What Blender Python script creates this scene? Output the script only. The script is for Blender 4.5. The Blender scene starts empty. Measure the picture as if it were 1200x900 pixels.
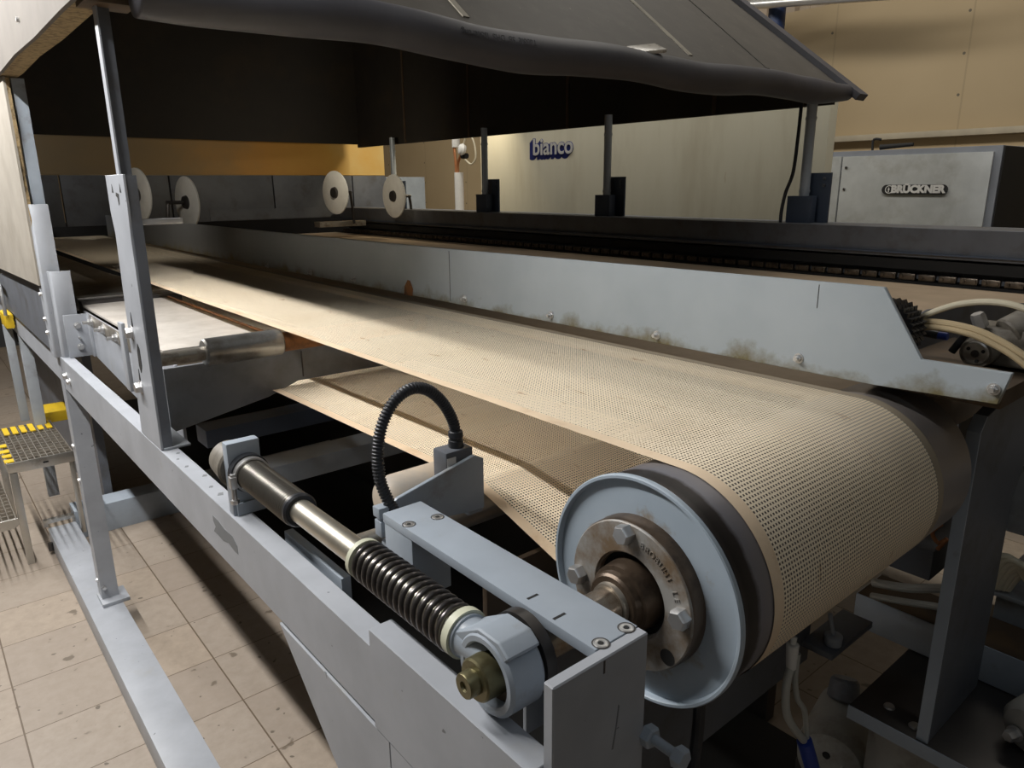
import bpy, bmesh, math, random
from mathutils import Vector, Matrix
random.seed(7)
C = bpy.context.scene.collection
PI = math.pi
V = Vector

# ------------------------------------------------------------------ materials
MATS = {}
def nodes(name):
    m = bpy.data.materials.new(name); m.use_nodes = True
    nt = m.node_tree; nt.nodes.clear()
    o = nt.nodes.new('ShaderNodeOutputMaterial'); b = nt.nodes.new('ShaderNodeBsdfPrincipled')
    nt.links.new(b.outputs[0], o.inputs[0])
    MATS[name] = m
    return m, nt, b, o
def L(nt, a, b): nt.links.new(a, b)
def rgb(c): return (c[0], c[1], c[2], 1)
def noise(nt, vec, scale, detail=4, rough=.6):
    n = nt.nodes.new('ShaderNodeTexNoise'); n.inputs['Scale'].default_value = scale
    n.inputs['Detail'].default_value = detail; n.inputs['Roughness'].default_value = rough
    if vec is not None: L(nt, vec, n.inputs['Vector'])
    return n.outputs['Fac']
def ramp(nt, fac, stops):
    r = nt.nodes.new('ShaderNodeValToRGB'); e = r.color_ramp.elements
    while len(e) < len(stops): e.new(.5)
    for k, (p, c) in enumerate(stops):
        e[k].position = p; e[k].color = rgb(c) if len(c) == 3 else c
    L(nt, fac, r.inputs[0]); return r.outputs[0]
def mix(nt, fac, a, b, mode='MIX'):
    m = nt.nodes.new('ShaderNodeMix'); m.data_type = 'RGBA'; m.blend_type = mode
    if isinstance(fac, (int, float)): m.inputs[0].default_value = fac
    else: L(nt, fac, m.inputs[0])
    for s, v in ((6, a), (7, b)):
        if isinstance(v, tuple): m.inputs[s].default_value = rgb(v)
        else: L(nt, v, m.inputs[s])
    return m.outputs[2]
def math_(nt, op, a, b=None, c=None):
    m = nt.nodes.new('ShaderNodeMath'); m.operation = op
    for k, v in enumerate((a, b, c)):
        if v is None: continue
        if isinstance(v, (int, float)): m.inputs[k].default_value = v
        else: L(nt, v, m.inputs[k])
    return m.outputs[0]
def objco(nt):
    t = nt.nodes.new('ShaderNodeNewGeometry'); return t.outputs['Position']
def bump(nt, b, h, strength=.2, dist=.002):
    n = nt.nodes.new('ShaderNodeBump'); n.inputs['Strength'].default_value = strength
    n.inputs['Distance'].default_value = dist
    L(nt, h, n.inputs['Height']); L(nt, n.outputs[0], b.inputs['Normal'])

def paint(name, col, rough=.45, metal=0., var=.12, dirt=None, dirt_lo=.58, dirt_hi=.75, dscale=9, spec=.5, chips=None, bmp=.05):
    """painted / plain surface with slight cloudy variation, dirt patches and small chips"""
    m, nt, b, o = nodes(name)
    p = objco(nt)
    n = noise(nt, p, 6)
    d = tuple(max(0, c*(1-var)) for c in col); l = tuple(min(1, c*(1+var)) for c in col)
    c = ramp(nt, n, [(.3, d), (.7, l)])
    if dirt:
        dn = noise(nt, p, dscale, 6, .65)
        f = ramp(nt, dn, [(dirt_lo, (0,0,0)), (dirt_hi, (1,1,1))])
        c = mix(nt, f, c, dirt)
    if chips:
        cn = noise(nt, p, 55, 3, .5)
        f = ramp(nt, cn, [(.735, (0,0,0)), (.75, (1,1,1))])
        c = mix(nt, f, c, chips)
    L(nt, c, b.inputs['Base Color'])
    b.inputs['Roughness'].default_value = rough; b.inputs['Metallic'].default_value = metal
    b.inputs['Specular IOR Level'].default_value = spec
    if bmp:
        bump(nt, b, noise(nt, p, 140, 3), bmp, .001)
    return m

paint('grey paint', (.345,.365,.40), .42, chips=(.13,.14,.15), dirt=(.33,.33,.32), dirt_lo=.6, dirt_hi=.85)
paint('blue grey paint', (.315,.36,.415), .42, dirt=(.2,.19,.17), dirt_lo=.62, dirt_hi=.8)
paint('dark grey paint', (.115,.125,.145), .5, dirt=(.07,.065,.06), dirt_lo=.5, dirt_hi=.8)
paint('navy paint', (.055,.075,.115), .5)
paint('shade steel', (.30,.325,.355), .5, dirt=(.16,.15,.14), dirt_lo=.55, dirt_hi=.85)
paint('stainless', (.52,.51,.48), .32, metal=.9, dirt=(.25,.22,.18), dirt_lo=.6, dirt_hi=.8)
paint('dull steel', (.40,.37,.32), .4, metal=.75, dirt=(.15,.11,.07), dirt_lo=.5, dirt_hi=.8, dscale=30)
paint('chrome', (.62,.59,.51), .36, metal=.9, dirt=(.4,.36,.28), dirt_lo=.5, dirt_hi=.8)
paint('roller steel', (.36,.36,.35), .33, metal=.8, dirt=(.16,.14,.11), dirt_lo=.48, dirt_hi=.75, dscale=14)
paint('zinc', (.62,.62,.62), .35, metal=.85)
paint('dark steel', (.075,.07,.068), .35, metal=.6)
paint('spring steel', (.10,.092,.09), .28, metal=.75)
paint('motor brown', (.17,.155,.13), .5, dirt=(.07,.06,.045), dirt_lo=.45, dirt_hi=.7, dscale=25)
paint('brass', (.17,.155,.085), .36, metal=.75, dirt=(.12,.10,.05), dirt_lo=.5, dirt_hi=.75, dscale=60)
paint('pale ring', (.56,.57,.44), .5)
paint('black rubber', (.022,.024,.029), .38)
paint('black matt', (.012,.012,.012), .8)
paint('cream hose', (.58,.53,.40), .4)
paint('tan hose', (.47,.37,.22), .4)
paint('clear hose', (.42,.43,.40), .3)
paint('yellow paint', (.60,.40,.012), .5, dirt=(.3,.22,.05), dirt_lo=.6, dirt_hi=.75)
paint('red', (.55,.05,.04), .5)
paint('blue plastic', (.02,.05,.30), .4)
paint('white plastic', (.70,.70,.68), .4)
paint('letter white', (.85,.85,.85), .6, var=.02)
paint('letter blue', (.01,.025,.22), .6, var=.05)
paint('letter steel', (.75,.75,.74), .4, metal=.3)
paint('cabinet steel', (.47,.49,.49), .38, metal=.35, dirt=(.30,.29,.26), dirt_lo=.5, dirt_hi=.8, dscale=4)
paint('trim paint', (.40,.35,.26), .6)
paint('dark brown', (.075,.05,.03), .7, dirt=(.14,.08,.03), dirt_lo=.5, dirt_hi=.85)
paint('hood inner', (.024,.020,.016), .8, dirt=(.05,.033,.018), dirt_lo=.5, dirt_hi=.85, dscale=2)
paint('hood outer', (.085,.077,.066), .6, dirt=(.12,.11,.095), dirt_lo=.5, dirt_hi=.9, dscale=14, chips=(.2,.18,.15))
paint('foam', (.072,.072,.084), .5, var=.12)
paint('foam ink', (.035,.036,.042), .7)
paint('hood side board', (.125,.112,.097), .75, dirt=(.10,.088,.072), dirt_lo=.5, dirt_hi=.85)
paint('beige board', (.29,.265,.225), .75, dirt=(.23,.205,.165), dirt_lo=.5, dirt_hi=.85, dscale=5)
paint('fibre edge', (.34,.25,.13), .95, dirt=(.15,.11,.06), dirt_lo=.45, dirt_hi=.65, dscale=60)
paint('clear film', (.55,.52,.46), .25, dirt=(.25,.22,.18), dirt_lo=.5, dirt_hi=.7, dscale=40)
paint('rust', (.28,.12,.04), .8, dirt=(.10,.05,.03), dirt_lo=.45, dirt_hi=.7, dscale=40)
paint('chipped primer', (.17,.18,.19), .6)
paint('copper', (.45,.2,.09), .5, metal=.5)
paint('cast grey', (.34,.34,.32), .55, dirt=(.16,.14,.11), dirt_lo=.5, dirt_hi=.75)
paint('disc white', (.88,.88,.85), .5)
paint('hub paint', (.30,.295,.28), .42, dirt=(.17,.12,.075), dirt_lo=.40, dirt_hi=.62, dscale=20)
paint('sleeve brown', (.105,.075,.052), .33, metal=.5, dirt=(.035,.024,.017), dirt_lo=.45, dirt_hi=.7, dscale=25)
paint('pale sleeve', (.50,.42,.33), .5, dirt=(.36,.34,.31), dirt_lo=.45, dirt_hi=.7)
paint('shaft steel', (.46,.40,.33), .25, metal=.9, dirt=(.22,.13,.07), dirt_lo=.48, dirt_hi=.72, dscale=30)
paint('feed sheet', (.46,.43,.39), .5, dirt=(.36,.33,.29), dirt_lo=.45, dirt_hi=.75, dscale=14)
paint('far belt', (.47,.36,.25), .7, dirt=(.40,.30,.20), dirt_lo=.45, dirt_hi=.8)
paint('green light', (.03,.5,.02), .5)

def drum_face():
    m, nt, b, o = nodes('roller face')      # light blue painted end disc with brown grease around the hub
    p = objco(nt); s = nt.nodes.new('ShaderNodeSeparateXYZ'); L(nt, p, s.inputs[0])
    dy = math_(nt, 'SUBTRACT', s.outputs[1], .54); dz = math_(nt, 'SUBTRACT', s.outputs[2], 1.191)
    r = math_(nt, 'SQRT', math_(nt, 'ADD', math_(nt, 'MULTIPLY', dy, dy), math_(nt, 'MULTIPLY', dz, dz)))
    n = noise(nt, p, 18, 6, .65)
    f = math_(nt, 'ADD', n, math_(nt, 'MULTIPLY', math_(nt, 'SUBTRACT', .112, r), 5.))
    k = ramp(nt, f, [(.56, (0,0,0)), (.70, (1,1,1))])
    base = ramp(nt, noise(nt, p, 7), [(.3, (.33,.40,.47)), (.7, (.40,.47,.54))])
    L(nt, mix(nt, k, base, (.26,.21,.15)), b.inputs['Base Color']); b.inputs['Roughness'].default_value = .4
drum_face()
def drum_shell():
    paint('dull band', (.34,.285,.21), .6)
    m, nt, b, o = nodes('roller shell')     # ground steel, black grease band next to the rim
    p = objco(nt); s = nt.nodes.new('ShaderNodeSeparateXYZ'); L(nt, p, s.inputs[0])
    n = noise(nt, p, 30, 5, .6)
    x = math_(nt, 'ADD', s.outputs[0], math_(nt, 'MULTIPLY', math_(nt, 'SUBTRACT', n, .5), .012))
    c = ramp(nt, math_(nt, 'MULTIPLY', math_(nt, 'SUBTRACT', x, .66), 10.), [(.15, (.05,.043,.042)), (.25, (.022,.02,.02)), (.42, (.035,.03,.03)), (.50, (.22,.22,.25)), (1, (.30,.275,.265))])
    L(nt, c, b.inputs['Base Color']); b.inputs['Metallic'].default_value = .35; b.inputs['Roughness'].default_value = .36
drum_shell()
def guide_paint():
    m, nt, b, o = nodes('guide paint')      # pale blue-grey strip, yellowish grime creeping up from its lower edge
    p = objco(nt); s = nt.nodes.new('ShaderNodeSeparateXYZ'); L(nt, p, s.inputs[0])
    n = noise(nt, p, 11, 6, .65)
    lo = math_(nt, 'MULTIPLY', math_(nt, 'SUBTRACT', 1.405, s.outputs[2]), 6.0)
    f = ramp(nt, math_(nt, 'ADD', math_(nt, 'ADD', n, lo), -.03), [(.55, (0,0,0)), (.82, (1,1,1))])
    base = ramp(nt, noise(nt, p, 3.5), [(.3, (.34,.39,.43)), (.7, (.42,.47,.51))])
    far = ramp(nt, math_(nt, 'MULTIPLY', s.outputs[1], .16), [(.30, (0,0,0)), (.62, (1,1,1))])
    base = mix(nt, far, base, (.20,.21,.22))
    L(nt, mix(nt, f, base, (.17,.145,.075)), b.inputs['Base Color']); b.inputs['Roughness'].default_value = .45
guide_paint()
def oven_panel():
    m, nt, b, o = nodes('heat stained board')   # oven front boards gone orange from heat
    p = objco(nt); s = nt.nodes.new('ShaderNodeSeparateXYZ'); L(nt, p, s.inputs[0])
    n = noise(nt, p, 2.6, 5, .6)
    u = math_(nt, 'ADD', math_(nt, 'MULTIPLY', s.outputs[0], .27), math_(nt, 'MULTIPLY', math_(nt, 'SUBTRACT', n, .5), .35))
    c = ramp(nt, u, [(.2, (.27,.21,.13)), (.5, (.36,.24,.10)), (.68, (.60,.30,.06)), (.85, (.64,.36,.07)), (.99, (.66,.47,.17))])
    L(nt, c, b.inputs['Base Color']); b.inputs['Roughness'].default_value = .6
oven_panel()
def white_panel():
    m, nt, b, o = nodes('insulated wall board')
    p = objco(nt); mp = nt.nodes.new('ShaderNodeMapping'); mp.inputs['Scale'].default_value = (1, 1, .22); L(nt, p, mp.inputs[0])
    n = noise(nt, mp.outputs[0], 4.5, 5, .6)
    c = ramp(nt, n, [(.3, (.60,.56,.43)), (.5, (.69,.66,.525)), (.75, (.72,.69,.56))])
    f = ramp(nt, noise(nt, mp.outputs[0], 9, 5, .7), [(.68, (0,0,0)), (.78, (1,1,1))])
    L(nt, mix(nt, f, c, (.42,.30,.13)), b.inputs['Base Color']); b.inputs['Roughness'].default_value = .6
white_panel()
def wall_mat():
    m, nt, b, o = nodes('wall board')
    p = objco(nt); s = nt.nodes.new('ShaderNodeSeparateXYZ'); L(nt, p, s.inputs[0])
    n = noise(nt, p, .8, 3)
    c = ramp(nt, n, [(.3, (.375,.285,.165)), (.7, (.42,.325,.195))])
    fr = math_(nt, 'FRACT', math_(nt, 'DIVIDE', math_(nt, 'SUBTRACT', s.outputs[1], .21), 1.15))
    seam = math_(nt, 'LESS_THAN', fr, .012)
    c = mix(nt, math_(nt, 'MULTIPLY', seam, .55), c, (.28,.22,.13))
    # screw heads on both sides of every joint
    zf = math_(nt, 'SUBTRACT', math_(nt, 'FRACT', math_(nt, 'DIVIDE', s.outputs[2], .32)), .5)
    d1 = math_(nt, 'ABSOLUTE', math_(nt, 'SUBTRACT', math_(nt, 'ABSOLUTE', math_(nt, 'SUBTRACT', fr, .006)), .028))
    dd = math_(nt, 'ADD', math_(nt, 'POWER', math_(nt, 'MULTIPLY', d1, 1.15), 2), math_(nt, 'POWER', math_(nt, 'MULTIPLY', zf, .32), 2))
    sc = math_(nt, 'LESS_THAN', dd, .00014)
    c = mix(nt, sc, c, (.12,.10,.07))
    L(nt, c, b.inputs['Base Color']); b.inputs['Roughness'].default_value = .65
wall_mat()
def floor_mat():
    m, nt, b, o = nodes('floor tiles')
    p = objco(nt); s = nt.nodes.new('ShaderNodeSeparateXYZ'); L(nt, p, s.inputs[0])
    def line(v, off, w):
        f = math_(nt, 'FRACT', math_(nt, 'DIVIDE', math_(nt, 'ADD', v, 60-off), .3))
        d = math_(nt, 'MINIMUM', f, math_(nt, 'SUBTRACT', 1, f))
        return math_(nt, 'LESS_THAN', d, w)
    gx = line(s.outputs[0], .0435, .0085); gy = line(s.outputs[1], .1275, .006)
    g = math_(nt, 'MAXIMUM', gx, gy)
    # tile-to-tile tone
    cx = math_(nt, 'FLOOR', math_(nt, 'DIVIDE', math_(nt, 'ADD', s.outputs[0], 60-.0435), .3))
    cy = math_(nt, 'FLOOR', math_(nt, 'DIVIDE', math_(nt, 'ADD', s.outputs[1], 60-.1275), .3))
    cb = nt.nodes.new('ShaderNodeCombineXYZ'); L(nt, cx, cb.inputs[0]); L(nt, cy, cb.inputs[1])
    wn = nt.nodes.new('ShaderNodeTexWhiteNoise'); L(nt, cb.outputs[0], wn.inputs[0])
    tone = ramp(nt, wn.outputs[0], [(0, (.30,.25,.205)), (.6, (.335,.285,.235)), (1, (.365,.30,.235))])
    c = mix(nt, ramp(nt, noise(nt, p, 22, 6, .7), [(.35, (0,0,0)), (.8, (1,1,1))]), tone, (.26,.215,.17))
    st = noise(nt, p, 11, 2, .4)
    sp = ramp(nt, math_(nt, 'ADD', st, math_(nt, 'MULTIPLY', noise(nt, p, 60, 3), .12)), [(.745, (0,0,0)), (.775, (1,1,1))])
    c = mix(nt, sp, c, (.15,.12,.09))
    sp2 = ramp(nt, noise(nt, p, 34, 1, .3), [(.745, (0,0,0)), (.765, (1,1,1))])
    c = mix(nt, sp2, c, (.13,.105,.08))
    c = mix(nt, g, c, (.12,.085,.055))
    L(nt, c, b.inputs['Base Color']); b.inputs['Roughness'].default_value = .5
    bump(nt, b, math_(nt, 'SUBTRACT', 1, g), .5, .002)
floor_mat()
def belt_mat():
    m, nt, b, o = nodes('woven belt mesh')      # open weave: real holes, four-millimetre pitch
    uv = nt.nodes.new('ShaderNodeUVMap'); s = nt.nodes.new('ShaderNodeSeparateXYZ'); L(nt, uv.outputs[0], s.inputs[0])
    P = .0062
    fu = math_(nt, 'FRACT', math_(nt, 'DIVIDE', s.outputs[0], P)); fv = math_(nt, 'FRACT', math_(nt, 'DIVIDE', s.outputs[1], P))
    du = math_(nt, 'ABSOLUTE', math_(nt, 'SUBTRACT', fu, .5)); dv = math_(nt, 'ABSOLUTE', math_(nt, 'SUBTRACT', fv, .5))
    h = math_(nt, 'MULTIPLY', math_(nt, 'LESS_THAN', du, .255), math_(nt, 'LESS_THAN', dv, .255))
    p = objco(nt)
    n = noise(nt, p, 4, 4)
    c = ramp(nt, n, [(.3, (.88,.745,.55)), (.7, (.95,.83,.64))])
    mp = nt.nodes.new('ShaderNodeMapping'); mp.inputs['Scale'].default_value = (26, 9, 9); L(nt, p, mp.inputs[0])
    f = ramp(nt, noise(nt, mp.outputs[0], 1.6, 4, .6), [(.655, (0,0,0)), (.74, (.8,.8,.8))])
    c = mix(nt, f, c, (.45,.25,.09))
    edge = math_(nt, 'MULTIPLY', math_(nt, 'MAXIMUM', du, dv), 1.0)
    L(nt, c, b.inputs['Base Color']); b.inputs['Roughness'].default_value = .55
    t = nt.nodes.new('ShaderNodeBsdfTransparent'); mx = nt.nodes.new('ShaderNodeMixShader')
    L(nt, h, mx.inputs[0]); L(nt, b.outputs[0], mx.inputs[1]); L(nt, t.outputs[0], mx.inputs[2]); L(nt, mx.outputs[0], o.inputs[0])
belt_mat()
paint('belt border', (.78,.62,.44), .5, dirt=(.50,.30,.14), dirt_lo=.55, dirt_hi=.8, dscale=8)

# ------------------------------------------------------------------ mesh builder
ORG = {}
class MB:
    def __init__(s): s.bm = bmesh.new()
    def _take(s, t):
        me = bpy.data.meshes.new('t'); t.to_mesh(me); t.free(); s.bm.from_mesh(me); bpy.data.meshes.remove(me)
    def box(s, x0, x1, y0, y1, z0, z1, bev=.0015, M=None):
        t = bmesh.new(); bmesh.ops.create_cube(t, size=1)
        for v in t.verts: v.co = V(((x0+x1)/2+v.co.x*(x1-x0), (y0+y1)/2+v.co.y*(y1-y0), (z0+z1)/2+v.co.z*(z1-z0)))
        b = min(bev, .3*min(abs(x1-x0), abs(y1-y0), abs(z1-z0)))
        if b > 1e-5: bmesh.ops.bevel(t, geom=t.edges[:], offset=b, segments=2, affect='EDGES', profile=.6)
        if M: bmesh.ops.transform(t, matrix=M, verts=t.verts)
        s._take(t); return s
    def prism(s, ax, pts, a0, a1, bev=.001, M=None):
        """polygon pts in the two axes other than ax (cyclic order kept), swept a0..a1"""
        t = bmesh.new()
        def at(p, a): return {'x': V((a, p[0], p[1])), 'y': V((p[0], a, p[1])), 'z': V((p[0], p[1], a))}[ax]
        A = [t.verts.new(at(p, a0)) for p in pts]; B = [t.verts.new(at(p, a1)) for p in pts]
        t.faces.new(A); t.faces.new(B[::-1]); n = len(pts)
        for i in range(n): t.faces.new((A[i], B[i], B[(i+1)%n], A[(i+1)%n]))
        bmesh.ops.recalc_face_normals(t, faces=t.faces)
        if bev: bmesh.ops.bevel(t, geom=t.edges[:], offset=bev, segments=1, affect='EDGES')
        if M: bmesh.ops.transform(t, matrix=M, verts=t.verts)
        s._take(t); return s
    def lathe(s, p, d, prof, seg=48, closed=False):
        """profile (along, radius) turned about the axis p + t*d"""
        d = V(d).normalized(); p = V(p); q = d.orthogonal().normalized(); w = d.cross(q)
        t = bmesh.new(); rings = []
        for a, r in prof:
            rings.append([t.verts.new(p+d*a+(q*math.cos(2*PI*k/seg)+w*math.sin(2*PI*k/seg))*max(r, 1e-5)) for k in range(seg)])
        pairs = list(zip(rings, rings[1:])) + ([(rings[-1], rings[0])] if closed else [])
        for A, B in pairs:
            for k in range(seg): t.faces.new((A[k], A[(k+1)%seg], B[(k+1)%seg], B[k]))
        if not closed:
            for R in (rings[0], rings[-1]): t.faces.new(R)
        bmesh.ops.recalc_face_normals(t, faces=t.faces)
        s._take(t); return s
    def cyl(s, a, b, r, r2=None, seg=24, ch=0.):
        a = V(a); b = V(b); l = (b-a).length; r2 = r if r2 is None else r2
        pr = [(0, r-ch), (ch, r), (l-ch, r2), (l, r2-ch)] if ch else [(0, r), (l, r2)]
        return s.lathe(a, b-a, pr, seg)
    def hexa(s, p, d, r, h, washer=0):
        d = V(d).normalized(); p = V(p)
        if washer: s.lathe(p, d, [(0, washer), (.002, washer)], 20); p = p+d*.002
        return s.lathe(p, d, [(0, r), (h*.8, r), (h, r*.85)], 6)
    def tube(s, pts, r, seg=10, smooth=True, corr=0, step=None, ring=False):
        pts = [V(p) for p in pts]
        if smooth and len(pts) > 2:
            q = []
            for i in range(len(pts)-1):
                p0 = pts[max(i-1, 0)]; p1 = pts[i]; p2 = pts[i+1]; p3 = pts[min(i+2, len(pts)-1)]
                for k in range(10):
                    t = k/10; q.append(.5*((2*p1)+(p2-p0)*t+(2*p0-5*p1+4*p2-p3)*t*t+(3*p1-p0-3*p2+p3)*t**3))
            q.append(pts[-1]); pts = q
        if step:
            out = [pts[0]]; acc = 0
            for a, b in zip(pts, pts[1:]):
                l = (b-a).length; pos = 0
                while acc+(l-pos) >= step:
                    pos += step-acc; acc = 0; out.append(a.lerp(b, pos/l))
                acc += l-pos
            pts = out
        rad = r if callable(r) else (lambda i: r)
        t = bmesh.new(); T = (pts[1]-pts[0]).normalized(); N = T.orthogonal().normalized(); rings = []
        for i, p in enumerate(pts):
            T2 = (pts[min(i+1, len(pts)-1)]-pts[max(i-1, 0)]).normalized()
            N = (N-T2*N.dot(T2)).normalized(); B = T2.cross(N)
            rr = rad(i)*(1-corr*(0,.5,1,.5)[i % 4])
            rings.append([t.verts.new(p+(N*math.cos(2*PI*k/seg)+B*math.sin(2*PI*k/seg))*rr) for k in range(seg)])
        for A, B in zip(rings, rings[1:]):
            for k in range(seg): t.faces.new((A[k], A[(k+1)%seg], B[(k+1)%seg], B[k]))
        t.faces.new(rings[0]); t.faces.new(rings[-1]); bmesh.ops.recalc_face_normals(t, faces=t.faces)
        s._take(t); return s
    def helix(s, p, d, R, r, length, turns, seg=8, n=22):
        d = V(d).normalized(); p = V(p); q = d.orthogonal().normalized(); w = d.cross(q); N = int(turns*n)
        return s.tube([p+d*(length*i/N)+(q*math.cos(2*PI*i/n)+w*math.sin(2*PI*i/n))*R for i in range(N+1)], r, seg, smooth=False)
    def text(s, txt, M, size, extrude=.001, off=0., align='CENTER'):
        cu = bpy.data.curves.new('t', 'FONT'); cu.body = txt; cu.size = size; cu.extrude = extrude; cu.offset = off
        cu.align_x = align; cu.align_y = 'CENTER'; cu.resolution_u = 4
        o = bpy.data.objects.new('t', cu); C.objects.link(o)
        me = bpy.data.meshes.new_from_object(o.evaluated_get(bpy.context.evaluated_depsgraph_get()))
        me.transform(M); s.bm.from_mesh(me)
        bpy.data.objects.remove(o); bpy.data.curves.remove(cu); bpy.data.meshes.remove(me); return s
    def build(s, name, mat, parent=None, label=None, cat=None, group=None, kind=None, sharp=35):
        me = bpy.data.meshes.new(name); bmesh.ops.remove_doubles(s.bm, verts=s.bm.verts, dist=1e-6)
        if parent is None:
            xs = [v.co for v in s.bm.verts]
            org = V(((min(v.x for v in xs)+max(v.x for v in xs))/2, (min(v.y for v in xs)+max(v.y for v in xs))/2, min(v.z for v in xs)))
        else: org = ORG[parent.name]
        bmesh.ops.translate(s.bm, verts=s.bm.verts, vec=-org)
        s.bm.to_mesh(me); s.bm.free()
        me.shade_smooth(); me.set_sharp_from_angle(angle=math.radians(sharp))
        me.materials.append(MATS[mat])
        o = bpy.data.objects.new(name, me); C.objects.link(o)
        if parent: o.parent = parent
        else: o.location = org
        ORG[o.name] = org
        tag(o, label, cat, group, kind)
        return o
def tag(o, label=None, cat=None, group=None, kind=None):
    for k, v in (('label', label), ('category', cat), ('group', group), ('kind', kind)):
        if v: o[k] = v
def thing(name, loc, label, cat, group=None):
    o = bpy.data.objects.new(name, None); C.objects.link(o); o.location = loc; o.empty_display_size = .1
    ORG[o.name] = V(loc); tag(o, label, cat, group); return o
def copy_tree(root, delta, label):
    c = root.copy(); C.objects.link(c); c.location = root.location+V(delta); c['label'] = label
    for ch in root.children:
        k = ch.copy(); C.objects.link(k); k.parent = c
        for g in ch.children:
            d = g.copy(); C.objects.link(d); d.parent = k
    return c
# face -X text frame: letters run towards -Y, up is +Z
def TX(x, y, z): return Matrix(((0,0,-1,x),(-1,0,0,y),(0,1,0,z),(0,0,0,1)))

# ------------------------------------------------------------------ setting
MB().box(-4, 9, -4, 15, -.05, 0, 0).build('floor', 'floor tiles', kind='structure')
MB().box(7, 7.1, -4, 15, 0, 3.29, 0).build('wall_right', 'wall board', kind='structure')
m = MB()
for k in range(64):     # ribbed cladding above the boards
    y = -4+k*.3
    m.prism('z', [(7.0,y),(7.0,y+.14),(7.035,y+.17),(7.035,y+.27),(7.0,y+.3),(7.1,y+.3),(7.1,y)], 3.29, 5.2, 0)
paint('cladding', (.34,.27,.20), .6)
m.build('wall_right_cladding', 'cladding', kind='structure')
paint('hall wall', (.42,.40,.36), .8); paint('ceiling paint', (.45,.45,.44), .8)
MB().box(-4.1, -4, -4, 15, 0, 5.2, 0).build('wall_left', 'hall wall', kind='structure')
MB().box(-4, 7, -4.1, -4, 0, 5.2, 0).build('wall_front', 'hall wall', kind='structure')
MB().box(-4, 7, 15, 15.1, 0, 5.2, 0).build('wall_back', 'wall board', kind='structure')
MB().box(-4, 7, -4, 15, 5.2, 5.3, 0).build('ceiling', 'ceiling paint', kind='structure')
m = MB(); m.box(6.9, 7, -4, 5.5, 2.07, 2.12); m.box(6.88, 7, -4, 5.5, 1.93, 1.97)
m.build('trim_1', 'trim paint', kind='structure')

# ------------------------------------------------------------------ near machine frame
# side rail beside the camera
t = thing('side_rail', (.42, 1.7, .99), 'long light grey painted steel rail running beside the mesh belt, below the tension rod', 'rail')
m = MB()
m.prism('y', [(.39,.992),(.427,.992),(.427,1.0),(.398,1.0),(.398,1.104),(.427,1.104),(.427,1.112),(.39,1.112)], .755, 3.028, .001)
m.build('channel', 'grey paint', t)
m = MB(); m.prism('y', [(.388,.986),(.395,.986),(.395,1.128),(.424,1.128),(.424,1.140),(.388,1.140)], .4415, .763, .001)
m.build('end_plate', 'grey paint', t)
m = MB(); m.prism('x', [(1.089,.985),(.7275,.985),(.7275,.30),(.84,.44),(.90,.82)], .389, .397, .0008)
m.prism('x', [(.7255,.985),(.4415,.985),(.4415,0),(.56,0),(.62,.30),(.7255,.30)], .389, .397, .0008)
m.build('gusset_plate', 'grey paint', t)
m = MB(); m.prism('x', [(1.398,1.073),(1.365,1.073),(1.333,1.067),(1.287,1.069),(1.268,1.057),(1.267,1.040),(1.287,1.039),(1.317,1.044),(1.348,1.036),(1.377,1.038),(1.402,1.037),(1.387,1.052),(1.399,1.061)], .3896, .3902, 0)
m.build('paint_chip', 'chipped primer', t, label='patch of dark bare primer where paint has flaked')
for y, z in ((2.96,1.055),(2.90,1.045)):
    MB().hexa((.39,y,z), (-1,0,0), .010, .010, .013).build('bolt', 'zinc', t)
for x, y, a in ((.405,1.60,.010),(.418,1.52,.012),(.41,1.40,.014),(.416,1.70,.010),(.404,1.66,.008),(.408,1.45,.010),(.418,1.36,.012)):
    m = MB(); m.prism('z', [(x-a*.5,y-a*.3),(x+a*.2,y-a*.6),(x+a*.5,y+a*.3),(x-a*.1,y+a*.5)], 1.1119, 1.1124, 0)
    m.build('paint_chip', 'chipped primer', t, label='small dark chip in the paint of the top flange')

m = MB(); m.prism('y', [(.40,.992),(.462,.992),(.462,1.0),(.408,1.0),(.408,1.104),(.462,1.104),(.462,1.112),(.40,1.112)], 3.10, 6.15, .001)
m.build('side_rail', 'grey paint', label='grey rail continuing behind the frame leg under the beige side panel', cat='rail')

# floor beam
t = thing('floor_beam', (.39, 2.1, 0), 'flat light grey steel beam lying on the floor tiles under the frame leg', 'beam')
MB().box(.331, .452, .2, 3.95, 0, .10, .003).build('beam_body', 'grey paint', t)
MB().cyl((.322,3.86,.02),(.322,3.86,.06), .012, seg=12).build('stud', 'dark steel', t)
m = MB(); m.box(.452, 3.1, 3.95, 4.09, 0, .15, .003)
m.build('cross_beam', 'blue grey paint', label='blue-grey cross beam lying on the floor behind the frame leg', cat='beam')

# frame leg
t = thing('frame_leg', (.42, 3.05, .1), 'upright grey angle-steel leg standing on the floor beam', 'leg')
m = MB()
m.prism('y', [(.388,.115),(.448,.115),(.448,.96),(.430,.99),(.396,.99),(.396,1.112),(.388,1.112)], 3.03, 3.038, 0)
m.box(.388, .396, 3.038, 3.10, .115, 1.112, 0)
m.build('post', 'grey paint', t)
MB().box(.380, .478, 2.985, 3.10, .1, .115, .001).build('base_plate', 'grey paint', t)
for z in (.19, .62, .76):
    MB().hexa((.388,3.065,z), (-1,0,0), .008, .008).build('bolt', 'zinc', t)
MB().hexa((.40,3.03,.165), (0,-1,0), .008, .012).build('bolt', 'zinc', t)
m = MB(); m.prism('z', [(.394,3.03),(.394,3.012),(.402,3.0),(.462,3.0),(.462,3.006),(.404,3.006),(.400,3.014),(.400,3.03)], 1.112, 1.422, .0006)
m.build('upper_channel', 'grey paint', t)
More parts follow.
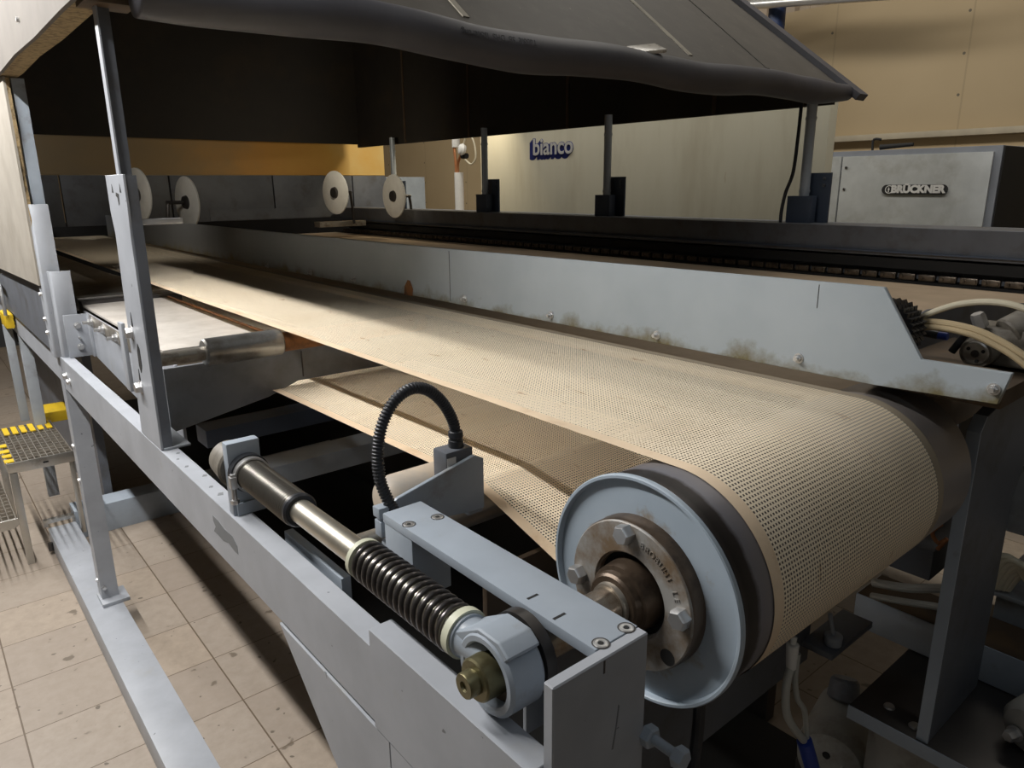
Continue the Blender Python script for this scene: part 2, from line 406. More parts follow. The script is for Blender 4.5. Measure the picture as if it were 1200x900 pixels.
m = MB(); m.prism('z', [(.372,3.10),(.372,3.04),(.380,3.03),(.434,3.03),(.434,3.036),(.383,3.036),(.378,3.043),(.378,3.10)], 1.112, 1.652, .0006)
m.build('extension_channel', 'grey paint', t)
m = MB(); m.box(.412, .49, 2.975, 2.983, 1.114, 1.268, .001); m.box(.484, .492, 2.94, 2.983, 1.114, 1.268, .001)
m.build('bracket', 'grey paint', t)
for z in (1.228, 1.15): MB().hexa((.452,2.975,z), (0,-1,0), .010, .012, .012).build('bolt', 'zinc', t)
MB().cyl((.452,2.975,1.185),(.452,2.955,1.185), .004, seg=10).build('pin', 'zinc', t)
for z in (1.20,1.25,1.34): MB().hexa((.372,3.065,z), (-1,0,0), .008, .009).build('bolt', 'zinc', t)
t2 = thing('hood_upright', (.41, 3.06, 1.6), 'slim grey upright behind the torn edge of the beige side panel', 'post', 'hood uprights on the near side')
m = MB(); m.box(.392, .430, 3.052, 3.075, 1.60, 2.06); m.build('tube', 'blue grey paint', t2)

# near support post with hood upright
t = thing('support_post', (.42, 1.83, 1.112), 'light grey channel post with slots standing on the side rail near the clamp block', 'post')
m = MB()
m.prism('x', [(1.737,1.114),(1.908,1.114),(1.872,1.60),(1.887,1.650),(1.887,1.730),(1.728,1.730),(1.728,1.66),(1.735,1.60)], .390, .395, .0006)
m.build('face_plate', 'grey paint', t)
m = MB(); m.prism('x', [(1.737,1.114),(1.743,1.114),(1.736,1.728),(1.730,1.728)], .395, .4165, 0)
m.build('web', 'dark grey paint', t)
m = MB(); m.box(.396, .455, 1.733, 1.90, 1.1125, 1.118); m.build('foot_plate', 'shade steel', t)
for y0, z0 in ((1.837,1.702),(1.766,1.702)):
    m = MB(); m.prism('x', [(y0-.006,z0-.009),(y0+.006,z0-.009),(y0,z0+.009)], .3893, .3902, 0); m.build('stamped_hole', 'black matt', t)
m = MB(); m.prism('x', [(1.785,1.690),(1.808,1.693),(1.812,1.686),(1.80,1.682),(1.796,1.666),(1.789,1.67)], .3893, .3902, 0)
m.build('stamped_hole', 'black matt', t)
for pts in ([(1.818,1.285),(1.828,1.30),(1.826,1.335),(1.815,1.355),(1.803,1.345),(1.803,1.305)], [(1.832,1.392),(1.844,1.392),(1.838,1.425)], [(1.835,1.262),(1.847,1.262),(1.841,1.29)]):
    m = MB(); m.prism('x', pts, .3888, .3902, 0); m.build('slot', 'black matt', t)
for y, z in ((1.853,1.375),(1.842,1.245)):
    MB().hexa((.390,y,z), (-1,0,0), .014, .013, .017).build('bolt', 'zinc', t)
m = MB(); m.box(.380,.389,1.91,1.945,1.22,1.39); m.build('strap', 'grey paint', t)
m = MB(); m.box(.415, .50, 1.735, 1.76, 1.625, 1.637, .001); m.build('shelf_arm', 'zinc', t)
t2 = thing('hood_upright', (.41, 1.77, 1.73), 'slim dark upright with a pale edge rising from the slotted post to the hood', 'post', 'hood uprights on the near side')
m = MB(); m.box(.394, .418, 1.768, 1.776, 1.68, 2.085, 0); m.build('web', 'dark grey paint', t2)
m = MB(); m.box(.3905, .394, 1.757, 1.782, 1.68, 2.055, 0); m.build('edge_flange', 'grey paint', t2)

# feed table between leg and post
t = thing('feed_table', (.62, 2.6, 1.1), 'flat feed table with grey sheet top and row of bolts behind the slotted post', 'table')
m = MB(); m.box(.502, .800, 2.065, 3.12, 1.272, 1.280); m.build('top_sheet', 'feed sheet', t)
m = MB(); m.prism('x', [(3.06,1.12),(3.06,1.265),(1.93,1.265),(1.93,1.06),(2.2,1.06)], .492, .500, .001); m.build('side_plate', 'grey paint', t)
m = MB(); m.box(.488, .4915, 2.3, 2.97, 1.226, 1.268); m.build('side_strip', 'dull steel', t)
for y in (2.90, 2.72, 2.53):
    b = MB(); b.lathe((.488,y,1.247), (-1,0,0), [(0,.019),(.003,.019)], 20); b.hexa((.485,y,1.247), (-1,0,0), .013, .011); b.cyl((.474,y,1.247),(.458,y,1.247), .006, seg=12)
    b.build('bolt', 'zinc', t)
m = MB(); m.box(.50, .86, 3.12, 3.19, 1.235, 1.292); m.build('rear_ledge', 'dark steel', t)
m = MB(); m.box(.50, .86, 3.19, 3.26, 1.27, 1.298); m.build('rear_bar', 'stainless', t)
m = MB(); m.box(.50, .86, 3.26, 6.0, 1.24, 1.262); m.build('rear_sheet', 'dull steel', t)
m = MB(); m.box(.802, .812, 2.0, 3.3, 1.262, 1.284); m.build('edge_strip', 'rust', t)
m = MB(); m.prism('y', [(.462,1.092),(.462,1.262),(.93,1.262),(1.30,1.262),(1.30,1.169),(1.061,1.169),(.813,1.170),(.723,1.139)], 1.92, 1.932, .001)
paint('greasy grey', (.22,.235,.26), .5, dirt=(.10,.095,.09), dirt_lo=.45, dirt_hi=.8, dscale=5)
m.build('front_plate', 'greasy grey', t)
m = MB(); m.box(.826, .829, 1.9165, 1.9185, 1.18, 1.255, 0); m.build('joint_line', 'dark steel', t)
t = thing('idler_roller', (.74, 1.86, 1.26), 'polished steel idler roller lying under the belt edge in front of the feed table', 'roller')
MB().lathe((.546,1.86,1.302), (1,0,0), [(0,.031),(.004,.035),(.197,.035),(.201,.032)], 40).build('roller_body', 'roller steel', t)
MB().cyl((.42,1.86,1.300),(.546,1.86,1.300), .017, seg=20).build('journal', 'dull steel', t)
MB().cyl((.747,1.86,1.300),(1.2,1.86,1.300), .026, seg=20).build('shaft_cover', 'rust', t)

# dark framing under the belts
for lab, y0, z0, x1 in (('blue-grey cross bar nearest under the belts, seen behind the clamp block', 2.22, .74, 1.9), ('dark cross bar deeper under the belts, below the front plate of the feed table', 2.75, .74, 1.9)):
    m = MB(); m.box(.78, x1, y0, y0+.12, z0, z0+.07, .002); m.build('cross_bar', 'navy paint' if y0 > 2.5 else 'blue grey paint', label=lab, cat='beam', group='cross bars under the belts')

# ------------------------------------------------------------------ belt tensioner
t = thing('clamp_block', (.424, 1.29, 1.112), 'upright grey plate block on the side rail holding the far end of the tension rod', 'block')
MB().box(.394, .455, 1.278, 1.302, 1.112, 1.253, .003).build('plate', 'blue grey paint', t)
m = MB(); m.box(.40, .452, 1.271, 1.278, 1.113, 1.137, .001); m.build('toe', 'blue grey paint', t)
m = MB(); m.cyl((.424,1.302,1.194),(.424,1.375,1.194), .042, .036, 28, .004); m.build('rear_nut', 'motor brown', t)
ax = V((.427, 0, 0))
def rp(y): return V((.427, y, 1.194+(1.278-y)*.01))
t = thing('tension_rod', (.427, .9, 1.17), 'chrome tension rod with black coil spring and eye end above the side rail', 'rod')
MB().cyl(rp(1.279), rp(1.262), .036, seg=32).build('collar', 'black rubber', t)
m = MB()
n = 31; prof = []
for i in range(n):
    a = i*.21/n; prof += [(a+.21/n*q/6, .0262+.0026*math.cos(q*PI/3)) for q in range(6)]
m.lathe(rp(1.262), (0,-1,0), prof, 32); paint('bellows steel', (.24,.225,.20), .3, metal=.8)
bl = m.build('bellows', 'bellows steel', t, sharp=180)
MB().lathe(rp(1.054), (0,-1,0), [(0,.0285),(.006,.029),(.01,.026)], 32).build('bellows_cuff', 'black rubber', t)
m = MB(); m.lathe(rp(1.262), (0,-1,0), [(0,.030),(0,.033),(.013,.033),(.013,.030)], 32, closed=True)
m.box(.385, .397, 1.246, 1.260, 1.178, 1.20, .001); m.cyl((.391,1.253,1.204),(.391,1.253,1.155), .0045, seg=12); m.hexa((.391,1.253,1.155), (0,0,-1), .008, .008)
m.build('hose_clamp', 'zinc', t)
MB().cyl(rp(1.05), rp(.58), .0195, seg=32).build('rod_body', 'chrome', t)
MB().lathe(rp(.838), (0,-1,0), [(0,.020),(0,.029),(.009,.029),(.009,.020)], 32, closed=True).build('spring_seat', 'pale ring', t)
MB().lathe(rp(.606), (0,-1,0), [(0,.020),(0,.030),(.011,.030),(.011,.020)], 32, closed=True).build('spring_seat', 'pale ring', t)
MB().helix(rp(.829), (0,-1,0), .0263, .0037, .221, 16.5).build('coil_spring', 'spring steel', t, sharp=180)
MB().lathe(rp(.596), (0,-1,0), [(0,.0265),(.005,.0265),(.006,.024),(.055,.021)], 32).build('shank', 'blue grey paint', t)
# eye: a ring around X with flat top
m = MB(); c = V((.405,.535,1.191))
m.lathe(c, (1,0,0), [(.002,.036),(0,.038),(.0,.044),(.004,.048),(.044,.048),(.048,.044),(.048,.036)], 48, closed=True)
m.prism('x', [(.595,1.214),(.565,1.232),(.548,1.242),(.512,1.242),(.496,1.230),(.503,1.222),(.52,1.234),(.55,1.234),(.568,1.212),(.598,1.180)], .407, .452, .002)
m.build('rod_eye', 'blue grey paint', t)
MB().lathe((.421,.535,1.191), (1,0,0), [(0,.022),(0,.036),(.03,.0365),(.03,.022)], 40, closed=True).build('spherical_bearing', 'dark brown', t)
MB().lathe((.391,.535,1.191), (1,0,0), [(0,.014),(.0,.0225),(.002,.0245),(.02,.025),(.06,.025)], 36).build('bush', 'brass', t)
m = MB(); m.lathe((.377,.535,1.191), (1,0,0), [(.003,.005),(0,.006),(0,.0135),(.002,.0145),(.018,.0145)], 32); m.build('pin_end', 'brass', t)
MB().lathe((.458,.54,1.191), (1,0,0), [(0,.03),(0,.049),(.014,.049),(.014,.03)], 40, closed=True).build('cheek_washer', 'dark steel', t)

# bearing bracket: end plate, top bar, end block
t = thing('bearing_bracket', (.51, .65, 1.0), 'blue-grey bracket of flat bar and end plate in front of the roller shaft', 'bracket')
MB().box(.477, .543, .441, .868, 1.226, 1.240, .0015).build('top_bar', 'blue grey paint', t)
m = MB(); m.prism('y', [(.404,.90),(.543,.90),(.543,1.2395),(.477,1.2395),(.404,1.2395)], .426, .4405, .0015); m.build('end_plate', 'grey paint', t)
MB().box(.478, .542, .792, .866, 1.13, 1.2255, .0015).build('end_block', 'blue grey paint', t)
for x, y in ((.487,.812),(.531,.805),(.490,.4455),(.531,.4465)):
    m = MB(); m.lathe((x,y,1.2395), (0,0,1), [(0,.0085),(0,.0100),(.0008,.0098),(.0008,.0085)], 24, closed=True); m.build('screw_recess', 'dark steel', t)
    m = MB(); m.lathe((x,y,1.236), (0,0,1), [(0,.0035),(.0044,.0035),(.0048,.0045),(.0048,.007),(.0042,.0082),(0,.0082)], 24, closed=True); m.build('socket_screw', 'zinc', t)
    MB().lathe((x,y,1.236), (0,0,1), [(0,.0036),(.0043,.0036)], 6).build('socket_hole', 'black matt', t)
for (a, b) in (((.487,.558),(.503,.555)), ((.482,.509),(.500,.511))):
    MB().box(a[0], b[0], a[1]-.0018, a[1]+.0018, 1.2399, 1.2403, 0).build('scribe_mark', 'black matt', t)
MB().box(.4735, .4760, .4256, .4262, 1.222, 1.237, 0).build('joint_line', 'dark steel', t)
m = MB(); m.prism('y', [(.4975,1.150),(.500,1.17),(.4985,1.172),(.495,1.145),(.490,1.12),(.4925,1.12)], .4255, .4262, 0); m.build('paint_chip', 'chipped primer', t)
m = MB(); m.hexa((.548,.427,1.107), (0,-1,0), .013, .012); m.cyl((.548,.42,1.107),(.548,.375,1.107), .006, seg=16); m.hexa((.548,.385,1.107), (0,-1,0), .0125, .012)
m.build('adjusting_bolt', 'blue grey paint', t)
MB().box(.436, .452, .935, 1.15, 1.06, 1.118, .001).build('inner_plate', 'blue grey paint', t)

# ------------------------------------------------------------------ drive roller
Y0, Z0 = .54, 1.191
t = thing('drive_roller', (1.04, Y0, 1.03), 'large steel drive roller with pale blue end disc and rusty hub turning the mesh belt', 'roller')
MB().lathe((.675,Y0,Z0), (1,0,0), [(0,.149),(.001,.150),(.700,.150),(.702,.148)], 128).build('shell', 'roller shell', t)
MB().lathe((.660,Y0,Z0), (1,0,0), [(.011,.147),(.002,.1485),(0,.150),(0,.1535),(.002,.155),(.008,.155),(.012,.1505),(.014,.147)], 128, closed=True).build('rim', 'roller face', t)
MB().lathe((.668,Y0,Z0), (1,0,0), [(.0,.02),(0,.1475),(.006,.1475)], 96).build('end_disc', 'roller face', t)
MB().lathe((.643,Y0,Z0), (1,0,0), [(.012,.056),(0,.059),(0,.098),(.0015,.0995),(.004,.0995),(.004,.056)], 80, closed=True).build('hub', 'hub paint', t)
MB().lathe((.646,Y0,Z0), (1,0,0), [(0,.0585),(0,.0992),(.002,.1005),(.024,.1015),(.024,.0585)], 80, closed=True).build('hub_edge', 'sleeve brown', t)
MB().lathe((.650,Y0,Z0), (1,0,0), [(.008,.03),(.008,.058),(.012,.058)], 64).build('hub_bore', 'black matt', t)
MB().lathe((.612,Y0,Z0), (1,0,0), [(0,.024),(0,.036),(.003,.039),(.012,.040),(.014,.045),(.046,.048)], 64).build('sleeve', 'sleeve brown', t)
MB().lathe((.606,Y0,Z0), (1,0,0), [(0,.023),(0,.028),(.006,.029)], 48).build('lock_ring', 'dull steel', t)
MB().cyl((.44,Y0,Z0),(.66,Y0,Z0), .0245, seg=48, ch=.002).build('shaft', 'shaft steel', t)
for a in (86.5, -3.6, 173.3):
    q = V((.643, Y0+.086*math.cos(math.radians(a)), Z0+.086*math.sin(math.radians(a))))
    MB().hexa(q, (-1,0,0), .0135, .015).build('hub_bolt', 'zinc', t)
q = V((.6425, Y0+.087*math.cos(math.radians(-140)), Z0+.087*math.sin(math.radians(-140))))
MB().cyl(q, q+V((.002,0,0)), .011).build('hub_hole', 'black matt', t)
m = MB(); txt = 'BROBUHI.LE'
for k, chh in enumerate(txt):
    a = 104+k*6.2
    if chh == '.': continue
    ar = math.radians(a); p = V((.6429, Y0+.0805*math.cos(ar), Z0+.0805*math.sin(ar)))
    up = V((0, math.cos(ar), math.sin(ar))); nz = V((-1,0,0)); xx = up.cross(nz)
    M = Matrix((( xx.x, up.x, nz.x, p.x), (xx.y, up.y, nz.y, p.y), (xx.z, up.z, nz.z, p.z), (0,0,0,1)))
    m.text(chh, M, .0115, .0012)
m.build('cast_lettering', 'hub paint', t)

# mesh belt loop: over the drum, away on top, back over the deflection roller
RB = .1515; YE = 6.4
prof = []           # (y, z) path, from far on top to far below
top = Z0+RB
for k in range(56): prof.append((YE+(Y0-YE)*k/56, top+.0035*max(0, (YE-(YE-Y0)*k/56)-2.5)))
aend = -PI/2-.30
N = 90
for k in range(N+1):
    a = PI/2+(-PI-.30-.0)*(-1)*-1*k/N if False else PI/2+(PI)*k/N
    prof.append((Y0-RB*math.cos(a-PI/2+PI/2)*1.0 if False else Y0+RB*math.cos(a), Z0+RB*math.sin(a)))
# leaves at the bottom, climbs to the deflection roller (axis y=1.0) and runs back
DY, DZ, DR = 1.00, 1.133, .042
for k in range(1, 12):
    f = k/12; prof.append((Y0+(DY-.02-Y0)*f, (Z0-RB)+((DZ+DR*.93)-(Z0-RB))*f))
for k in range(9):
    a = PI*.66-(PI*.66-PI*.47)*k/8; prof.append((DY+DR*math.cos(a)*-1*-1, DZ+(DR+.001)*math.sin(a)))
for k in range(1, 30): prof.append((DY+.02+(YE-DY)*k/29, DZ+DR-.0315*(k/29)*5.4/1.0*.65))
def belt_strip(u0, u1, name, mat, par):
    me = bpy.data.meshes.new(name); vs = []; fs = []; uvs = []
    d = 0; ds = [0]
    for a, b in zip(prof, prof[1:]): d += math.hypot(b[0]-a[0], b[1]-a[1]); ds.append(d)
    o0 = ORG[par.name]; nu = 6
    for (y, z) in prof:
        for j in range(nu+1): vs.append((u0+(u1-u0)*j/nu-o0.x, y-o0.y, z-o0.z))
    for i in range(len(prof)-1):
        for j in range(nu):
            a = i*(nu+1)+j; fs.append((a, a+1, a+nu+2, a+nu+1))
    me.from_pydata(vs, [], fs); uvl = me.uv_layers.new(name='UVMap')
    for pl in me.polygons:
        for li in pl.loop_indices:
            vi = me.loops[li].vertex_index; uvl.data[li].uv = (u0+(u1-u0)*(vi % (nu+1))/nu, ds[vi//(nu+1)])
    me.shade_smooth(); me.materials.append(MATS[mat])
    o = bpy.data.objects.new(name, me); C.objects.link(o); o.parent = par; ORG[o.name] = o0; return o
t = thing('mesh_belt', (.99, 3.2, 1.03), 'cream woven mesh conveyor belt with tan solid edges running over the drive roller', 'conveyor belt')
belt_strip(.757, 1.226, 'mesh', 'woven belt mesh', t)
belt_strip(.735, .757, 'edge_band', 'belt border', t); belt_strip(1.226, 1.248, 'edge_band', 'dull band', t)

t = thing('deflection_roller', (.95, DY, 1.09), 'pale deflection roller under the returning belt behind the sensor bracket', 'roller')
MB().lathe((.60,DY,DZ), (1,0,0), [(0,.034),(.005,.0405),(.76,.0405),(.765,.034)], 48).build('roller_body', 'stainless', t)
MB().cyl((.50,DY,DZ),(.60,DY,DZ), .013, seg=20).build('journal', 'dull steel', t)
MB().lathe((.566,1.035,1.170), (1,0,0), [(0,.02),(.004,.035),(.014,.042),(.03,.045),(.13,.045),(.135,.04)], 40).build('end_sleeve', 'pale sleeve', t)
MB().box(.66, 1.2, .86, .872, .80, 1.075, .001).build('splash_plate', 'dark brown', label='brown rust-stained plate hanging under the lower belt beside the roller', cat='plate')
m = MB(); m.prism('z', [(.62,.30),(1.88,.85),(1.88,6.4),(1.0,6.4),(1.0,1.15),(.62,1.15)], .0, .03, 0)  # black sheet added to darken the floor beneath the belts
m.build('floor_shade', 'black matt', label='added black pan on the floor in the shadow under the belts', cat='sheeting')
MB().box(.66, 1.50, .70, .708, .60, 1.035, .001).build('cross_plate', 'dark grey paint', label='large dark grey plate standing across behind the drive roller', cat='plate')
MB().box(.66, .78, .76, .768, .82, 1.062, .001).build('backing_plate', 'blue grey paint', label='small pale grey plate between the bracket bar and the lower belt edge', cat='plate')

# sensor bracket, sensor and conduit
t = thing('sensor_bracket', (.62, .97, 1.13), 'grey tapering plate bracket carrying the belt edge sensor', 'bracket')
m = MB(); m.prism('y', [(.525,1.198),(.545,1.218),(.700,1.253),(.720,1.243),(.720,1.150),(.692,1.150),(.645,1.156),(.58,1.15),(.525,1.14)], .940, .948, .001)
m.build('plate', 'blue grey paint', t)
m = MB(); m.box(.505, .53, .93, .95, 1.198, 1.215); m.box(.507, .53, .93, .95, 1.165, 1.192); m.box(.512, .54, .925, .94, 1.142, 1.158); m.build('tab', 'blue grey paint', t)
MB().box(.690, .722, .948, .985, 1.14, 1.240, .001).build('return_flange', 'blue grey paint', t)
MB().hexa((.722,.965,1.225), (1,0,0), .006, .008).build('screw', 'zinc', t)
t = thing('belt_sensor', (.68, .97, 1.2), 'small dark sensor box with white sticker under the conduit gland', 'sensor')
MB().box(.648, .705, .950, .99, 1.20, 1.266, .004).build('housing', 'dark grey paint', t)
MB().box(.650, .668, .9492, .9500, 1.240, 1.256, 0).build('sticker', 'white plastic', t)
t = thing('cable_conduit', (.6, .96, 1.2), 'black corrugated cable conduit looping up over the bearing bracket', 'cable')
m = MB(); m.tube([(.682,.968,1.285),(.676,.967,1.315),(.654,.965,1.353),(.622,.96,1.381),(.588,.957,1.389),(.556,.955,1.374),(.532,.953,1.341),(.520,.95,1.300),(.519,.945,1.255),(.530,.935,1.212),(.548,.92,1.17),(.565,.90,1.12)], .0102, 16, True, corr=.24, step=.00135)
m.build('corrugated_tube', 'black rubber', t, sharp=180)
m = MB(); m.lathe((.682,.968,1.264), (0,0,1), [(0,.012),(.003,.0135),(.014,.0135),(.015,.0115),(.02,.0115),(.021,.0135),(.03,.0125),(.032,.010)], 12)
m.build('gland', 'black rubber', t)

# ------------------------------------------------------------------ belt guide strip
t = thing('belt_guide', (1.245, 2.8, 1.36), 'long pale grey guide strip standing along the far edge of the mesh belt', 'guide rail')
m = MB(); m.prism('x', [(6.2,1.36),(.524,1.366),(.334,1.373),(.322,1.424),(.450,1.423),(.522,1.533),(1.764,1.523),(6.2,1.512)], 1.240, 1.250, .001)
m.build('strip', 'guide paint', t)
for y, z in ((1.692,1.385),(1.326,1.384),(.988,1.383),(.658,1.389),(.342,1.396),(2.356,1.38),(2.712,1.375),(3.145,1.37)):
    m = MB(); m.lathe((1.240,y,z), (-1,0,0), [(0,.0095),(.002,.0095)], 20); m.hexa((1.238,y,z), (-1,0,0), .007, .006); m.cyl((1.233,y,z),(1.226,y,z), .004, seg=10)
    m.build('bolt', 'zinc', t)
MB().box(1.2393, 1.2400, 1.7645, 1.7665, 1.37, 1.518, 0).build('joint_line', 'dark steel', t)
MB().box(1.2394, 1.2400, .6325, .6337, 1.485, 1.527, 0).build('joint_line', 'dark steel', t)
m = MB(); m.prism('x', [(1.975,1.362),(1.97,1.385),(1.985,1.41),(2.0,1.412),(2.02,1.39),(2.025,1.362)], 1.2394, 1.2399, 0); m.build('grease_spot', 'rust', t)
MB().box(1.250, 1.275, .35, 6.2, 1.405, 1.42, .001).build('support_angle', 'dark brown', t)

# second, wide conveyor behind the guide strip
m = MB(); m.box(1.29, 3.08, .60, 6.15, 1.296, 1.310, .002); m.lathe((1.40,.60,1.230), (1,0,0), [(0,.080),(1.68,.080)], 48)
m.build('wide_belt', 'far belt', label='wide brown belt lying beyond the pale guide strip', cat='conveyor belt')

paint('link steel', (.17,.14,.11), .35, metal=.8, dirt=(.05,.04,.03), dirt_lo=.45, dirt_hi=.7, dscale=40)
# chain rail on the far side
t = thing('chain_rail', (3.2, 3.0, 1.30), 'dark blue-grey rail with running chain along the far side of the machine', 'rail')
m = MB(); m.prism('y', [(3.10,1.527),(3.34,1.527),(3.34,1.30),(3.19,1.30),(3.19,1.40),(3.12,1.41)], -.6, 6.1, .002); m.build('rail_body', 'navy paint' if False else 'dark grey paint', t)
m = MB(); m.box(3.10, 3.125, -.6, 6.1, 1.424, 1.430, 0); m.build('rail_lip', 'navy paint', t)
m = MB(); m.box(3.13, 3.19, -.6, 6.1, 1.36, 1.40, 0); m.build('chain_cover', 'black matt', t)
m = MB(); m.box(3.09, 3.34, -.6, 6.1, 1.30, 1.318, 0); m.build('chain_track', 'black matt', t)
lk = None
for k in range(88):
    y = -.5+k*.075
    if lk is None:
        m = MB(); m.box(3.105, 3.125, y-.031, y+.031, 1.320, 1.346, .003); m.cyl((3.10,y-.02,1.334),(3.128,y-.02,1.334), .007, seg=10); m.cyl((3.10,y+.02,1.334),(3.128,y+.02,1.334), .007, seg=10)
        lk = m.build('chain_link', 'link steel', t)
    else:
        c = lk.copy(); C.objects.link(c); c.parent = t; c.location = lk.location+V((0, k*.075, 0))

paint('galvanised', (.40,.45,.51), .4, metal=.2)
# far posts carrying the hood
def far_post(y, lab):
    t = thing('hood_post', (3.2, y, 1.52), lab, 'post', 'hood posts along the chain rail')
    m = MB(); m.cyl((3.2,y,1.60),(3.2,y,2.08), .022, seg=20)
    for z in (1.66, 1.97): m.lathe((3.2,y,z), (0,0,1), [(0,.0245),(.012,.0245)], 20)
    m.build('tube', 'galvanised', t)
    m = MB(); m.box(3.165, 3.215, y-.055, y+.06, 1.527, 1.645, .002); m.box(3.24, 3.25, y-.10, y+.03, 1.527, 1.745, .001)
    m.build('foot_bracket', 'navy paint', t)
    for z in (1.69, 1.72): MB().hexa((3.24,y-.07,z), (-1,0,0), .008, .006).build('bolt', 'dark grey paint', t)
    return t
p0 = far_post(1.75, 'steel hood post at the hood corner nearest the steel cabinet, with hanging cable')
MB().tube([(3.17,1.785,2.05),(3.165,1.785,1.9),(3.16,1.79,1.75),(3.155,1.815,1.66),(3.15,1.825,1.58),(3.15,1.825,1.52)], .008, 8).build('post_cable', 'black rubber', label='black cable hanging down along the corner hood post', cat='cable')
copy_tree(p0, (0, 1.21, 0), 'steel hood post just right of the blue lettering on the wall')
copy_tree(p0, (0, 2.35, 0), 'steel hood post just left of the blue lettering, beside the white pipe')
copy_tree(p0, (0, 3.55, 0), 'steel hood post farthest back, behind the rightmost white disc')

# ------------------------------------------------------------------ hood
t = thing('extraction_hood', (1.85, 3.8, 2.03), 'large dark sheet metal extraction hood over the belts with beige side', 'hood')
sl = .80
def front(x0, x1, y0, y1, th, dz=0.):   # slab on the front slope
    z0 = 2.085+sl*(y0-1.67)+dz; z1 = 2.085+sl*(y1-1.67)+dz
    return [V((x0,y0,z0)), V((x1,y0,z0)), V((x1-.17*(y1-y0) if x1 > 3 else x1,y1,z1)), V((x0,y1,z1))]
def slab(pts, th):
    m = MB(); n = (pts[1]-pts[0]).cross(pts[3]-pts[0]).normalized()
    if n.z < 0: n = -n
    A = [m.bm.verts.new(p) for p in pts]; B = [m.bm.verts.new(p+n*th) for p in pts]
    m.bm.faces.new(A[::-1]); m.bm.faces.new(B)
    for i in range(len(pts)): m.bm.faces.new((A[i], A[(i+1)%len(pts)], B[(i+1)%len(pts)], B[i]))
    bmesh.ops.recalc_face_normals(m.bm, faces=m.bm.faces); return m
slab(front(.34, 3.33, 1.67, 3.8, 0), .02).build('front_panel', 'hood outer', t)
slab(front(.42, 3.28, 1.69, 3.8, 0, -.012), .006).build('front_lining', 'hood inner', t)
for x, mt in ((2.236,'pale'),(2.73,'hood outer'),(1.26,'pale'),(.62,'hood outer')):
    if mt == 'pale': mt = 'hood seam'
    if mt not in MATS: paint('hood seam', (.34,.31,.25), .6, var=.3)
    slab(front(x, x+.022, 1.70, 3.7, 0, .022), .006).build('seam_rib', mt, t)
slab([V((3.28,1.60,2.045)), V((3.355,1.60,2.045)), V((3.345-.17*2.1,3.76,2.09+sl*2.1)), V((3.27-.17*2.1,3.76,2.09+sl*2.1))], .03).build('edge_roll', 'foam', t)
# far side wall, back wall, roof
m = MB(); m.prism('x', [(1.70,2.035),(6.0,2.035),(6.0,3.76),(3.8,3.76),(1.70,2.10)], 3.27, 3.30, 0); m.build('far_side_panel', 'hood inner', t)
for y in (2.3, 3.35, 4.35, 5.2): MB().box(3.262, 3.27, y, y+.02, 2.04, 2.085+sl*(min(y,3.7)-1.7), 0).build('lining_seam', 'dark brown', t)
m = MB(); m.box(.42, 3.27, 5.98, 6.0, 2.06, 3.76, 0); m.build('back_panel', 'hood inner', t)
m = MB(); m.box(.36, 3.30, 3.75, 6.0, 3.76, 3.79, 0); m.build('roof_panel', 'hood outer', t)
m = MB()   # beige insulated side, lower rim slightly uneven
pts = [(1.72,2.062)]+[(1.9+k*.35, 2.066+random.uniform(-.006,.006)) for k in range(11)]+[(6.0,2.07),(6.0,3.76),(3.8,3.78),(1.72,2.115)]
m.prism('x', pts, .352, .362, 0); m.build('near_side_panel', 'hood side board', t)
m = MB(); m.prism('x', [(p[0], p[1]+.002) for p in pts], .362, .415, 0); m.build('insulation', 'fibre edge', t)
m = MB(); m.hexa((.352,2.42,2.13), (-1,0,0), .006, .006); m.build('screw', 'zinc', t)
m = MB(); m.box(.365, .46, 1.72, 1.80, 2.055, 2.10); m.build('corner_block', 'dark brown', t)

# foam pipe insulation along the hood front edge
t = thing('pipe_insulation', (1.85, 1.655, 2.0), 'grey foam pipe insulation sleeve along the front edge of the hood', 'insulation')
m = MB(); pts = []
for k in range(25):
    x = .44+(3.29-.44)*k/24
    sag = -.022*math.sin(PI*(x-.3)/3.1)
    pts.append((x, 1.652+.006*math.sin(x*5.1), 2.082+sag+.007*math.sin(x*7.3+1)))
m.tube(pts, lambda i: .050*(1+.035*math.sin(i*.09)+.02*math.sin(i*.23+1))*(1-.35*max(0,(i-215)/25)), 20); m.build('foam_sleeve', 'foam', t, sharp=180)
m = MB(); m.text('Tubolit  SB  DHS  Isolierung', Matrix(((-1,0,0,1.31),(0,-.25,-.97,1.6008),(0,-.97,.25,2.075),(0,0,0,1))), .022, .0006)
m.build('printed_text', 'foam ink', t)
m = MB()
for k in range(9):
    x = .62+k*.33; m.cyl((x,1.70,2.10),(x,1.70,2.128), .004, .002, seg=8)
m.build('clip', 'black matt', t)
m = MB(); Mx = Matrix.Translation((1.95,1.655,2.112))@Matrix.Rotation(-.25,4,'Y')@Matrix.Rotation(.35,4,'X')@Matrix.Rotation(-.3,4,'Z')
m.box(-.06, .06, -.035, .035, 0, .012, .003, M=Mx); m.build('plastic_offcut', 'clear film', label='crumpled clear plastic piece lying on the grey foam sleeve', cat='plastic scrap')

